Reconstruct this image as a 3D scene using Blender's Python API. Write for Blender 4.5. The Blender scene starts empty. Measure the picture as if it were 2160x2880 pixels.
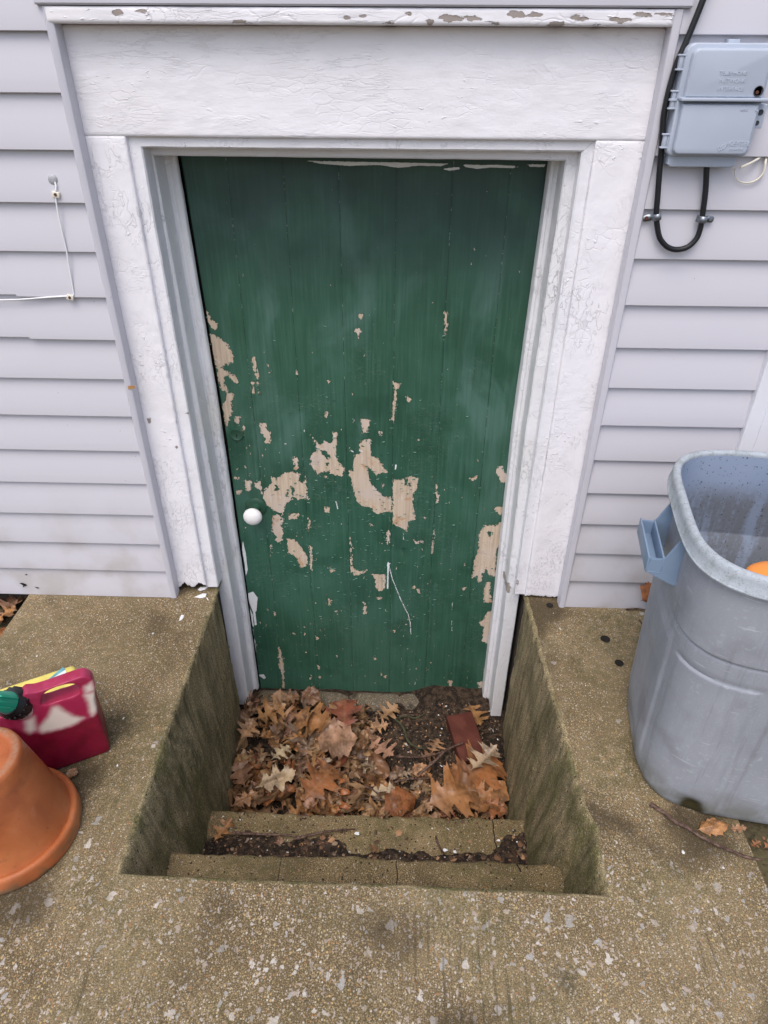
import bpy, bmesh, math, random
import numpy as np
from mathutils import Vector, Matrix, noise, geometry
random.seed(7); np.random.seed(7)
R = math.radians
SC = bpy.context.scene
COL = SC.collection

# ------------------------------------------------------------------ camera
PITCH, YAW, ROLL, CAMD, CAMH, FPX = 0.5909, -0.0259, -0.0064, 1.600, 1.3969, 1940.0
def cam_axes():
    cp, sp, cy, sy = math.cos(PITCH), math.sin(PITCH), math.cos(YAW), math.sin(YAW)
    fwd = Vector((sy*cp, cy*cp, -sp)); right = Vector((cy, -sy, 0)); down = fwd.cross(right)
    cr, sr = math.cos(ROLL), math.sin(ROLL)
    return cr*right + sr*down, -sr*right + cr*down, fwd
AX = cam_axes(); CAMP = Vector((0, -CAMD, CAMH))
cd = bpy.data.cameras.new('camera'); cam = bpy.data.objects.new('camera', cd); COL.objects.link(cam)
cd.sensor_fit = 'HORIZONTAL'; cd.sensor_width = 36; cd.lens = 36*FPX/2160; cd.clip_start = .02; cd.clip_end = 500
m = Matrix((AX[0], -AX[1], -AX[2])).transposed().to_4x4(); m.translation = CAMP; cam.matrix_world = m
SC.camera = cam
# a measured point of the photograph (2160 x 2880) laid on a plane of the place
def px(u, v, p0, n):
    d = AX[0]*((u-1080)/FPX) + AX[1]*((v-1440)/FPX) + AX[2]
    n = Vector(n); t = (Vector(p0)-CAMP).dot(n)/d.dot(n)
    return CAMP + d*t
def pz(u, v, z=0): return px(u, v, (0, 0, z), (0, 0, 1))
def py(u, v, y=0): return px(u, v, (0, y, 0), (0, 1, 0))

# ------------------------------------------------------------------ daylight
SUN_EL, SUN_AZ = R(62), R(200)     # azimuth measured clockwise from +Y
w = bpy.data.worlds.new('World'); SC.world = w; w.use_nodes = True
nt = w.node_tree; nt.nodes.clear()
sky = nt.nodes.new('ShaderNodeTexSky'); sky.sky_type = 'NISHITA'; sky.sun_disc = False
sky.sun_elevation = SUN_EL; sky.sun_rotation = SUN_AZ; sky.dust_density = 4; sky.air_density = 1.0; sky.ozone_density = 1.0
hs = nt.nodes.new('ShaderNodeHueSaturation'); hs.inputs['Saturation'].default_value = .85; hs.inputs['Value'].default_value = 1.15
bg = nt.nodes.new('ShaderNodeBackground'); bg.inputs['Strength'].default_value = .15
wo = nt.nodes.new('ShaderNodeOutputWorld')
nt.links.new(sky.outputs[0], hs.inputs['Color']); nt.links.new(hs.outputs[0], bg.inputs[0]); nt.links.new(bg.outputs[0], wo.inputs[0])
sd = bpy.data.lights.new('sun', 'SUN'); sun = bpy.data.objects.new('sun', sd); COL.objects.link(sun)
sd.energy = .6; sd.angle = R(40); sd.color = (1, .985, .985)
sdir = Vector((math.sin(SUN_AZ)*math.cos(SUN_EL), math.cos(SUN_AZ)*math.cos(SUN_EL), math.sin(SUN_EL)))
sun.rotation_euler = sdir.to_track_quat('Z', 'Y').to_euler()
SC.view_settings.view_transform = 'Standard'; SC.view_settings.look = 'None'
SC.view_settings.exposure = 0.50; SC.view_settings.gamma = 1
SC.cycles.use_denoising = True

# ------------------------------------------------------------------ helpers
def wmat(o):
    return (wmat(o.parent) @ o.matrix_parent_inverse @ o.matrix_basis) if o.parent else o.matrix_basis.copy()
def link(o, parent=None):          # parts are modelled in world space and keep their place under their thing
    COL.objects.link(o)
    if parent is not None:
        o.parent = parent; o.matrix_parent_inverse = wmat(parent).inverted()
    return o
def mesh(name, verts, faces, mat=None, parent=None, smooth=True, sharp=None, attrs=None):
    me = bpy.data.meshes.new(name); me.from_pydata([tuple(v) for v in verts], [], [tuple(f) for f in faces]); me.update()
    if mat: me.materials.append(mat)
    if smooth: me.polygons.foreach_set('use_smooth', [True]*len(me.polygons))
    if sharp is not None and smooth: me.set_sharp_from_angle(angle=R(sharp))
    for k, a in (attrs or {}).items():
        at = me.attributes.new(k, 'FLOAT', 'POINT'); at.data.foreach_set('value', np.asarray(a, dtype=np.float32))
    return link(bpy.data.objects.new(name, me), parent)
def bm_obj(name, bm, mat=None, parent=None, smooth=True, sharp=35):
    me = bpy.data.meshes.new(name); bmesh.ops.recalc_face_normals(bm, faces=bm.faces); bm.to_mesh(me); bm.free()
    if mat: me.materials.append(mat)
    if smooth:
        me.polygons.foreach_set('use_smooth', [True]*len(me.polygons)); me.set_sharp_from_angle(angle=R(sharp))
    return link(bpy.data.objects.new(name, me), parent)
def tag(o, label=None, cat=None, group=None, kind=None):
    if label: o['label'] = label
    if cat: o['category'] = cat
    if group: o['group'] = group
    if kind: o['kind'] = kind
    return o
def empty(name, loc, label, cat, group=None, rz=0):
    o = bpy.data.objects.new(name, None); COL.objects.link(o); o.location = loc; o.rotation_euler = (0, 0, rz); o.empty_display_size = .05
    return tag(o, label, cat, group)
def bx(bm, x0, x1, y0, y1, z0, z1, bev=0, seg=2, mtx=None):
    r = bmesh.ops.create_cube(bm, size=1); vs = r['verts']
    bmesh.ops.scale(bm, vec=(x1-x0, y1-y0, z1-z0), verts=vs); bmesh.ops.translate(bm, vec=((x0+x1)/2, (y0+y1)/2, (z0+z1)/2), verts=vs)
    if bev:
        es = list({e for v in vs for e in v.link_edges})
        r = bmesh.ops.bevel(bm, geom=es, offset=bev, segments=seg, affect='EDGES', profile=.5); vs = [v for v in r['verts']]
        vs = list({v for f in r['faces'] for v in f.verts} | set(vs))
    if mtx is not None: bmesh.ops.transform(bm, matrix=mtx, verts=vs)
    return vs
def cyl(bm, p0, p1, r0, r1=None, n=20, cap=True):
    p0, p1 = Vector(p0), Vector(p1); r1 = r0 if r1 is None else r1
    d = (p1-p0); q = d.to_track_quat('Z', 'Y').to_matrix().to_4x4(); q.translation = (p0+p1)/2
    return bmesh.ops.create_cone(bm, cap_ends=cap, segments=n, radius1=r0, radius2=r1, depth=d.length, matrix=q)['verts']
def smooth_path(pts, k=6):
    P = [Vector(p) for p in pts]; out = []
    for i in range(len(P)-1):
        a, b = P[i], P[i+1]; pa = P[i-1] if i else a*2-b; pb = P[i+2] if i+2 < len(P) else b*2-a
        for j in range(k):
            t = j/k; out.append(.5*((2*a)+(b-pa)*t+(2*pa-5*a+4*b-pb)*t*t+(3*a-pa-3*b+pb)*t**3))
    out.append(P[-1]); return out
def tube_data(pts, rad, n=8, flat=None):
    V, F = [], []; N = len(pts); up = Vector((0, 0, 1))
    T = [(pts[min(i+1, N-1)]-pts[max(i-1, 0)]).normalized() for i in range(N)]
    s = T[0].cross(up); s = s.normalized() if s.length > .05 else T[0].cross(Vector((0, 1, 0))).normalized()
    for i, p in enumerate(pts):
        s = (s-T[i]*s.dot(T[i])).normalized(); u = T[i].cross(s); r = rad(i/(N-1)) if callable(rad) else rad
        for j in range(n):
            a = 2*math.pi*j/n; V.append(p+(s*math.cos(a)+u*math.sin(a))*r)
    for i in range(N-1):
        for j in range(n): F.append((i*n+j, i*n+(j+1) % n, (i+1)*n+(j+1) % n, (i+1)*n+j))
    F.append(tuple(range(n))[::-1]); F.append(tuple((N-1)*n+j for j in range(n)))
    return V, F
def tube(name, pts, rad, mat, parent=None, n=8, k=6):
    V, F = tube_data(smooth_path(pts, k) if k > 1 else [Vector(p) for p in pts], rad, n); return mesh(name, V, F, mat, parent, sharp=60)
def lathe(bm, prof, c, n=64):
    rings = []
    for r, z in prof:
        rings.append([bm.verts.new((c[0]+r*math.cos(2*math.pi*i/n), c[1]+r*math.sin(2*math.pi*i/n), c[2]+z)) for i in range(n)] if r > 1e-5 else [bm.verts.new((c[0], c[1], c[2]+z))])
    for a, b in zip(rings, rings[1:]):
        for i in range(n):
            j = (i+1) % n
            if len(a) == 1: bm.faces.new((a[0], b[j], b[i]))
            elif len(b) == 1: bm.faces.new((a[i], a[j], b[0]))
            else: bm.faces.new((a[i], a[j], b[j], b[i]))
def grid(nx, ny, f):
    V = [f(i/nx, j/ny) for j in range(ny+1) for i in range(nx+1)]
    F = [(j*(nx+1)+i, j*(nx+1)+i+1, (j+1)*(nx+1)+i+1, (j+1)*(nx+1)+i) for j in range(ny) for i in range(nx)]
    return V, F
def nz(x, y, z=0, s=1): return noise.noise(Vector((x*s, y*s, z*s)))
def evald(o):
    dg = bpy.context.evaluated_depsgraph_get(); me = bpy.data.meshes.new_from_object(o.evaluated_get(dg)); old = o.data
    o.modifiers.clear(); o.data = me; bpy.data.meshes.remove(old); me.name = o.name; return o
def poly_sdf(P, poly):
    A = np.array(poly, float); B = np.roll(A, -1, 0); d2 = np.full(len(P), 1e9); ins = np.zeros(len(P), bool)
    for a, b in zip(A, B):
        e = b-a; w_ = P-a; t = np.clip((w_@e)/max(e@e, 1e-12), 0, 1); q = w_-np.outer(t, e); d2 = np.minimum(d2, (q*q).sum(1))
        c = ((a[1] > P[:, 1]) != (b[1] > P[:, 1])); xx = a[0]+(P[:, 1]-a[1])*(b[0]-a[0])/((b[1]-a[1]) if abs(b[1]-a[1]) > 1e-12 else 1e-12)
        ins ^= c & (P[:, 0] < xx)
    return np.where(ins, 1, -1)*np.sqrt(d2)
def line_sdf(P, pts, wd):
    d2 = np.full(len(P), 1e9)
    for a, b in zip(np.array(pts[:-1], float), np.array(pts[1:], float)):
        e = b-a; w_ = P-a; t = np.clip((w_@e)/max(e@e, 1e-12), 0, 1); q = w_-np.outer(t, e); d2 = np.minimum(d2, (q*q).sum(1))
    return wd-np.sqrt(d2)

# ------------------------------------------------------------------ node materials
class M:
    def __init__(s, name, rough=.6, spec=.4):
        s.m = bpy.data.materials.new(name); s.m.use_nodes = True; s.t = s.m.node_tree; s.b = s.t.nodes['Principled BSDF']
        s.b.inputs['Roughness'].default_value = rough; s.b.inputs['Specular IOR Level'].default_value = spec
        s.tc = s.t.nodes.new('ShaderNodeTexCoord'); s.P = s.tc.outputs['Object']
    def set(s, inp, v):
        if isinstance(v, (int, float)): inp.default_value = v
        elif isinstance(v, tuple): inp.default_value = v if len(v) == len(inp.default_value) else v+(1,)
        else: s.t.links.new(v, inp)
    def map(s, P=None, sc=(1, 1, 1), rot=(0, 0, 0), loc=(0, 0, 0)):
        n = s.t.nodes.new('ShaderNodeMapping'); s.set(n.inputs[0], P or s.P); n.inputs['Scale'].default_value = sc; n.inputs['Rotation'].default_value = rot; n.inputs['Location'].default_value = loc; return n.outputs[0]
    def noise(s, sc, det=3, P=None, dist=0, rough=.5, col=False):
        n = s.t.nodes.new('ShaderNodeTexNoise'); s.set(n.inputs['Vector'], P or s.P); n.inputs['Scale'].default_value = sc; n.inputs['Detail'].default_value = det; n.inputs['Distortion'].default_value = dist; n.inputs['Roughness'].default_value = rough
        return n.outputs[1 if col else 0]
    def vor(s, sc, P=None, feat='F1', out='Distance', rnd=1, met='EUCLIDEAN'):
        n = s.t.nodes.new('ShaderNodeTexVoronoi'); s.set(n.inputs['Vector'], P or s.P); n.feature = feat; n.inputs['Scale'].default_value = sc; n.inputs['Randomness'].default_value = rnd
        if feat != 'DISTANCE_TO_EDGE': n.distance = met
        return (n.outputs['Distance'], n.outputs.get('Color')) if feat == 'DISTANCE_TO_EDGE' else (n.outputs['Distance'], n.outputs['Color'])
    def ma(s, op, a, b=0., c=0., clamp=False):
        n = s.t.nodes.new('ShaderNodeMath'); n.operation = op; n.use_clamp = clamp
        s.set(n.inputs[0], a); s.set(n.inputs[1], b); s.set(n.inputs[2], c); return n.outputs[0]
    def step(s, v, a, b, o0=0., o1=1.):
        n = s.t.nodes.new('ShaderNodeMapRange'); n.interpolation_type = 'SMOOTHSTEP'; s.set(n.inputs[0], v)
        rev = a > b
        n.inputs[1].default_value = min(a, b); n.inputs[2].default_value = max(a, b); n.inputs[3].default_value = o1 if rev else o0; n.inputs[4].default_value = o0 if rev else o1; return n.outputs[0]
    def mix(s, f, a, b, mode='MIX'):
        n = s.t.nodes.new('ShaderNodeMix'); n.data_type = 'RGBA'; n.blend_type = mode; s.set(n.inputs[0], f); s.set(n.inputs[6], a); s.set(n.inputs[7], b); return n.outputs[2]
    def ramp(s, v, stops, const=False):
        n = s.t.nodes.new('ShaderNodeValToRGB'); s.set(n.inputs[0], v); e = n.color_ramp.elements; n.color_ramp.interpolation = 'CONSTANT' if const else 'LINEAR'
        while len(e) < len(stops): e.new(.5)
        for k, (p, c) in enumerate(stops): e[k].position = p; e[k].color = c+(1,)
        return n.outputs[0]
    def attr(s, name):
        n = s.t.nodes.new('ShaderNodeAttribute'); n.attribute_name = name; return n.outputs['Fac']
    def sep(s, v):
        n = s.t.nodes.new('ShaderNodeSeparateXYZ'); s.set(n.inputs[0], v); return n.outputs
    def rand(s): return s.t.nodes.new('ShaderNodeObjectInfo').outputs['Random']
    def bump(s, h, st=1, dist=.001, prev=None):
        n = s.t.nodes.new('ShaderNodeBump'); s.set(n.inputs['Height'], h); n.inputs['Strength'].default_value = st; n.inputs['Distance'].default_value = dist
        if prev is not None: s.t.links.new(prev, n.inputs['Normal'])
        return n.outputs[0]
    def out(s, col=None, normal=None, rough=None):
        if col is not None: s.set(s.b.inputs['Base Color'], col)
        if normal is not None: s.t.links.new(normal, s.b.inputs['Normal'])
        if rough is not None: s.set(s.b.inputs['Roughness'], rough)
        return s.m

def concrete(name, cA, cB, chips=0., peb=.5, moss=0., dark=(0, 0), streak=0., cracks=(), smudge=None, broom=0, sand=1., side=False, pits=0):
    a = M(name, .85, .25)
    big = a.noise(2.2, 4); mid = a.noise(11, 4); fine = a.noise(420, 2); grit = a.noise(160, 3)
    col = a.mix(a.step(big, .35, .65), cA, cB)
    col = a.mix(a.step(mid, .3, .75, 0, .45), col, tuple(c*.55 for c in cA))
    col = a.mix(a.step(fine, .5, .68, 0, .55*sand), col, tuple(min(1, c*1.9) for c in cB))
    col = a.mix(a.step(fine, .5, .33, 0, .6*sand), col, tuple(c*.35 for c in cA))
    pebc = [(0, (.14, .09, .055)), (.16, (.33, .24, .13)), (.3, (.50, .42, .27)), (.42, (.52, .48, .42)), (.52, (.42, .18, .06)), (.6, (.34, .31, .30)), (.72, (.60, .42, .18)), (.84, (.72, .68, .60)), (.93, (.07, .06, .05))]
    h = a.ma('MULTIPLY', grit, .5)
    wc = a.mix(.04, a.P, a.noise(60, 2, col=True), 'LINEAR_LIGHT') if False else a.P
    for sc, th, am in ((300, .34, peb), (190, .30, peb), (110, .20, peb*.7)):
        d, c = a.vor(sc, wc); cs = a.sep(c)
        on = a.ma('MULTIPLY', a.step(d, th+.1, th), a.ma('LESS_THAN', cs[0], am))
        col = a.mix(on, col, a.mix(.42, a.ramp(cs[1], pebc, True), cB)); h = a.ma('ADD', h, a.ma('MULTIPLY', on, .8))
    if chips:
        nd = a.noise(60, 3, col=True); v = a.t.nodes.new('ShaderNodeVectorMath'); v.operation = 'MULTIPLY_ADD'; a.set(v.inputs[0], nd); v.inputs[1].default_value = (.03, .03, .03); a.set(v.inputs[2], a.P)
        for sc, th, am in ((36, .22, chips), (52, .20, chips), (78, .25, chips*1.3)):
            d, c = a.vor(sc, a.map(v.outputs[0], sc=(1, .75, 1), rot=(0, 0, sc*.37), loc=(sc, 0, 0))); cs = a.sep(c)
            yy = a.sep(a.P)[1]; wm = a.step(yy, -.72, -.88, .07, 1)
            on = a.ma('MULTIPLY', a.step(a.ma('ADD', d, a.ma('MULTIPLY', cs[1], .12)), th+.06, th+.04), a.ma('LESS_THAN', cs[0], a.ma('MULTIPLY', wm, am)))
            cc = a.ramp(cs[2], [(0, (.44, .38, .32)), (.35, (.54, .50, .45)), (.6, (.36, .35, .33)), (.8, (.40, .33, .28))], True)
            cc = a.mix(a.step(a.noise(300, 2), .4, .7, 0, .25), cc, cA)
            col = a.mix(a.ma('MULTIPLY', on, a.step(a.noise(14, 2), .35, .6, .65, .97)), col, cc); h = a.ma('ADD', h, a.ma('MULTIPLY', on, .5))
    if broom:
        bn = a.noise(1, 5, P=a.map(sc=(120, 3.5, 20), rot=(0, 0, -.06)), rough=.65); by = a.step(a.sep(a.P)[1], -.8, -1.0, .25, 1)
        bk = a.ma('MULTIPLY', a.step(bn, .50, .66), a.ma('MULTIPLY', by, a.step(a.noise(4, 4), .4, .62))); col = a.mix(a.ma('MULTIPLY', bk, .6), col, tuple(c*.4 for c in cA)); h = a.ma('SUBTRACT', h, a.ma('MULTIPLY', bk, .8))
    if pits:
        d, c = a.vor(95, a.P); pt = a.ma('MULTIPLY', a.step(a.ma('ADD', d, a.ma('MULTIPLY', grit, .3)), .42, .34), a.ma('LESS_THAN', a.sep(c)[0], a.ma('MULTIPLY', a.noise(7, 2), .5))); col = a.mix(pt, col, (.02, .016, .01)); h = a.ma('SUBTRACT', h, a.ma('MULTIPLY', pt, 2.))
    if moss:
        g = a.ma('MULTIPLY', a.step(a.noise(4.5, 5, dist=.4), .46, .66), a.step(a.noise(45, 3), .35, .6))
        col = a.mix(a.ma('MULTIPLY', g, moss), col, (.055, .06, .016))
    if streak:
        sm = a.noise(1, 5, P=a.map(sc=(42, 42, 4.2)), rough=.72)
        col = a.mix(a.step(sm, .42, .66, 0, streak), col, (.035, .03, .02))
        col = a.mix(a.step(sm, .47, .3, 0, streak*.6), col, (.20, .175, .125))
        gm = a.ma('MULTIPLY', a.step(a.noise(1, 4, P=a.map(sc=(13, 13, 5), loc=(3, 1, 0))), .40, .62), a.step(a.sep(a.P)[1], -.2, -.6, .3, .85))
        col = a.mix(a.ma('MULTIPLY', gm, a.step(a.noise(190, 2), .35, .6, .4, 1)), col, (.065, .068, .018))
    if dark[1]:
        col = a.mix(a.ma('MULTIPLY', a.step(a.noise(dark[0], 4, dist=.3), .52, .68), dark[1]), col, tuple(c*.3 for c in cA))
    if smudge:
        vd = a.t.nodes.new('ShaderNodeVectorMath'); vd.operation = 'DISTANCE'; a.set(vd.inputs[0], a.P); vd.inputs[1].default_value = smudge; sm2 = a.step(a.ma('ADD', vd.outputs['Value'], a.ma('MULTIPLY', a.noise(26, 5, rough=.7), .11)), .098, .05); col = a.mix(a.ma('MULTIPLY', a.ma('MULTIPLY', sm2, a.step(grit, .3, .6, .4, 1)), .6), col, (.022, .026, .014))
    X, Y, Z = a.sep(a.P)
    for (x0, sl, wd, y0, y1, amp) in cracks:
        wob = a.ma('MULTIPLY_ADD', a.noise(14, 3, P=a.map(loc=(0, x0, 0))), amp, x0-amp*.5)
        dd = a.ma('ABSOLUTE', a.ma('SUBTRACT', X, a.ma('MULTIPLY_ADD', Y, sl, wob)))
        on = a.ma('MULTIPLY', a.step(dd, wd, wd*.4), a.ma('MULTIPLY', a.ma('GREATER_THAN', Y, y0), a.ma('LESS_THAN', Y, y1)))
        col = a.mix(on, col, (.012, .010, .008)); h = a.ma('SUBTRACT', h, a.ma('MULTIPLY', on, 4))
    return a.out(col, a.bump(h, .7, .0012))

def old_paint(name, base, crack=.5, flake=.5, peel=0., stain=.3, yel=(.58, .54, .36), wrink=1., sc=(1, 1, 1), peelattr=False):
    a = M(name, .5, .4); P = a.map(sc=sc)
    low = a.noise(7, 3, P=P); brush = a.noise(1, 3, P=a.map(sc=(60*sc[0], 60, 60*sc[2]*.35)))
    r1 = a.noise(12, 7, P=P, dist=.5, rough=.62); ridge = a.step(a.ma('ABSOLUTE', a.ma('SUBTRACT', r1, .5)), 0, .034, 1, 0)
    rm = a.step(a.noise(7, 4, P=P), .52, .64); ridge = a.ma('MULTIPLY', ridge, rm); r2 = a.noise(1, 6, P=a.map(P, sc=(14, 14, 34), loc=(3, 3, 3)), rough=.65); ridge = a.ma('ADD', ridge, a.ma('MULTIPLY', a.step(a.ma('ABSOLUTE', a.ma('SUBTRACT', r2, .5)), 0, .026, 1, 0), a.step(a.noise(4, 3, P=P), .48, .6)))
    nd = a.noise(24, 3, P=P, col=True); v = a.t.nodes.new('ShaderNodeVectorMath'); v.operation = 'MULTIPLY_ADD'; a.set(v.inputs[0], nd); v.inputs[1].default_value = (.03, .03, .03); a.set(v.inputs[2], P)
    e, _ = a.vor(48, v.outputs[0], 'DISTANCE_TO_EDGE'); fm = a.step(a.noise(14, 5, P=a.map(P, loc=(5, 0, 3))), .5, .62)
    fl = a.ma('MULTIPLY', a.step(e, .0, .09, 1, 0), fm)
    cr = a.noise(1, 3, P=a.map(v.outputs[0], sc=(70, 70, 24))); crk = a.ma('MULTIPLY', a.step(a.ma('ABSOLUTE', a.ma('SUBTRACT', cr, .5)), 0, .02, 1, 0), a.step(a.noise(5, 3, P=a.map(P, loc=(1, 9, 0))), .5, .62))
    blob = a.ma('MULTIPLY', a.step(a.noise(110, 2, P=P), .62, .72), a.step(a.noise(10, 2, P=P), .5, .6))
    h = a.ma('ADD', a.ma('ADD', a.ma('MULTIPLY', low, 2.2), a.ma('MULTIPLY', brush, .6)), a.ma('MULTIPLY', a.noise(42, 5, P=P, rough=.62), .8))
    h = a.ma('ADD', h, a.ma('MULTIPLY', ridge, .26*wrink)); h = a.ma('SUBTRACT', h, a.ma('MULTIPLY', fl, .32*flake)); h = a.ma('SUBTRACT', h, a.ma('MULTIPLY', crk, .8*crack)); h = a.ma('ADD', h, a.ma('MULTIPLY', blob, .9*flake))
    col = a.mix(a.step(a.noise(16, 4, P=P), .3, .75, 0, .12), base, tuple(c*.86 for c in base))
    col = a.mix(a.ma('MULTIPLY', a.step(a.noise(3.3, 4, P=a.map(P, loc=(7, 2, 5))), .55, .75), stain), col, yel)
    col = a.mix(a.ma('MULTIPLY', fl, .10*flake), col, (.40, .37, .34)); col = a.mix(a.ma('MULTIPLY', crk, .28*crack), col, (.30, .28, .27))
    pm = None
    if peel: pm = a.step(a.ma('ADD', a.noise(1, 6, P=a.map(P, sc=(16, 16, 16)), rough=.65), a.ma('MULTIPLY', a.noise(3, 2, P=P), .25)), .90-peel*.12, .91-peel*.12)
    if peelattr:
        pa = a.ma('ADD', a.attr('peel'), a.ma('MULTIPLY', a.ma('SUBTRACT', a.noise(75, 5, P=P, rough=.65), .5), .022)); pa = a.step(pa, -.0004, .0004)
        pm = pa if pm is None else a.ma('MAXIMUM', pm, pa)
    if pm is not None:
        wood = a.mix(a.noise(1, 3, P=a.map(sc=(8, 120, 120) if sc[0] < 1 else (120, 120, 8))), (.42, .37, .34), (.24, .20, .175))
        col = a.mix(pm, col, wood); h = a.ma('SUBTRACT', h, a.ma('MULTIPLY', pm, 1.3))
    return a.out(col, a.bump(h, 1, .0017), a.step(a.noise(20, 2), .3, .7, .42, .6))

def plain(name, col, rough=.5, var=.12, sc=12, bump=.0, bsc=80, spec=.4, metal=0.):
    a = M(name, rough, spec); a.b.inputs['Metallic'].default_value = metal
    c = a.mix(a.step(a.noise(sc, 4), .3, .7, 0, 1), col, tuple(x*(1-var) for x in col))
    return a.out(c, a.bump(a.noise(bsc, 3), bump, .001) if bump else None)

CW = (.835, .82, .86)
MAT = {}
MAT['slab'] = concrete('exposed_aggregate', (.140, .102, .053), (.255, .196, .112), chips=.55, peb=.46, moss=.42, broom=1, dark=(3.5, .75), smudge=tuple(pz(1590, 2750)))
MAT['cheek'] = concrete('mossy_wall_concrete', (.245, .190, .102), (.39, .315, .185), peb=.1, moss=.5, streak=.55, dark=(6, .4), sand=1.25, pits=1)
MAT['step'] = concrete('step_concrete', (.145, .105, .052), (.235, .176, .094), peb=.14, moss=.45, pits=1, dark=(9, .3), sand=1.25, cracks=((-.005, -.02, .0016, -.86, -.68, .03), (.26, -.05, .002, -.72, -.4, .03), (-.262, 0, .0009, -.86, -.68, .004)))
MAT['found'] = plain('foundation', (.05, .042, .035), .95, .4, 20, .6, 60)
MAT['header'] = old_paint('thick_white_paint', CW, .12, .5, 0, .10, wrink=.75, sc=(.55, 1, 1.3))
MAT['casing'] = old_paint('crackled_white_paint', CW, .6, .75, 0, .14, wrink=.8, peelattr=True)
MAT['jamb'] = old_paint('jamb_white_paint', (.79, .785, .825), .6, .7, .1, .15, wrink=.7, peelattr=True)
MAT['leg'] = old_paint('weathered_white_paint', (.76, .765, .79), 1., 1., .35, .3, wrink=.7, peelattr=True)
MAT['cap'] = old_paint('peeling_white_paint', CW, .8, .9, .55, .1, sc=(.4, 1, 1), peelattr=True)

def siding_mat():
    a = M('grey_vinyl', .42, .35); P = a.P
    g = a.noise(1, 4, P=a.map(sc=(3.5, 60, 60))); c = a.mix(a.step(a.noise(2, 3), .3, .7, 0, .5), (.575, .565, .615), (.555, .55, .60))
    d = a.vor(26, P)[0]; spots = a.ma('MULTIPLY', a.step(d, .035, .02), a.ma('GREATER_THAN', a.noise(9, 1), .5))
    c = a.mix(spots, c, (.22, .20, .20))
    Z = a.sep(P)[2]; dirt = a.ma('MULTIPLY', a.step(Z, .45, .05), a.step(a.noise(9, 5), .4, .7))
    c = a.mix(a.ma('MULTIPLY', dirt, .55), c, (.38, .35, .31))
    return a.out(c, a.bump(a.ma('ADD', a.ma('MULTIPLY', g, .5), a.noise(5, 2)), .25, .0015))
MAT['siding'] = siding_mat()
MAT['trim'] = plain('grey_vinyl_trim', (.565, .56, .615), .4, .05, 6, .15, 10)
MAT['vinyl_white'] = plain('white_vinyl', (.76, .77, .82), .4, .04, 5, .1, 10)
# ================================================================== GROUND, SLAB AND STAIRWELL
SX0, SX1, SY0, WFRONT = -1.13, .757, -3.2, -.855
def lipL(t): return -.557+.004*t + .004*nz(t*9, 1.3) + .004*nz(t*40, 4.1)       # t = 0 at the house, 1 at the front lip
def lipR(t): return .392+.039*t + .004*nz(t*8, 7.7) + .005*nz(t*36, 2.2) + (.012*max(0, 1-abs(t-.86)/.07) if t > .7 else 0)
def lipF(x): return WFRONT-.012*(x+.557)/.98 + .003*nz(x*9, 5.5) + .002*nz(x*45, 2.2)
YB = .075
def topz(x, y): return .0022*nz(x, y, 0, 5)
LIP = .010
# dirt ground: one sheet ringed round the slab, out past everything
gm = M('dirt', .95, .2)
gc = gm.mix(gm.step(gm.noise(3, 5), .35, .65), (.05, .038, .027), (.095, .08, .04)); gc = gm.mix(gm.step(gm.noise(70, 3), .5, .7, 0, .6), gc, (.02, .016, .012))
MAT['dirt'] = gm.out(gc, gm.bump(gm.noise(45, 4), 1, .01))
V = []; F = []
xs = [-45, -6, -2.2, -1.45, SX0-.001, SX1+.001, 1.15, 2.2, 6, 45]; ys = [-45, -8, SY0-.001, -1.6, -.6, .03, .3]
def gz(x, y): return -.075 if x < SX0+.01 else (-.016 if x < 3 else -.03)
for j, y in enumerate(ys):
    for i, x in enumerate(xs): V.append((x, y, gz(x, y)+(.012*nz(x*3, y*3) if -3 < x < 3 and y > -2 and x < SX0-.1 else 0)))
nxs = len(xs)
for j in range(len(ys)-1):
    for i in range(nxs-1):
        if i == 4 and j >= 2: continue
        F.append((j*nxs+i, j*nxs+i+1, (j+1)*nxs+i+1, (j+1)*nxs+i))
tag(mesh('ground', V, F, MAT['dirt'], smooth=False), kind='structure')

# slab top: left strip, right strip, front apron in one mesh, with real edge faces
V, F = [], []
def add_grid(nx, ny, f):
    o = len(V); v, q = grid(nx, ny, f); V.extend(v); F.extend([tuple(k+o for k in t) for t in q])
def ytop(t): return YB+(lipF(0)-YB)*t
def P3(x, y): return (x, y, topz(x, y))
tl = lambda y: (0-y)/.855
add_grid(30, 80, lambda a, b: (lambda y: P3(lipL(tl(y))-LIP+(SX0-(lipL(tl(y))-LIP))*a, y))(YB+(lipF(-.557)-LIP-YB)*b))
add_grid(20, 80, lambda a, b: (lambda y: P3(lipR(tl(y))+LIP+(SX1-(lipR(tl(y))+LIP))*a, y))(YB+(lipF(.431)-LIP-YB)*b))
def frontx(a, y0): return SX0+(SX1-SX0)*a
add_grid(80, 60, lambda a, b: (lambda x: (lambda y0: P3(x, y0+(SY0-y0)*(b**1.5)))(lipF(min(max(x, -.557), .431))-LIP))(frontx(a, 0)))
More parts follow.
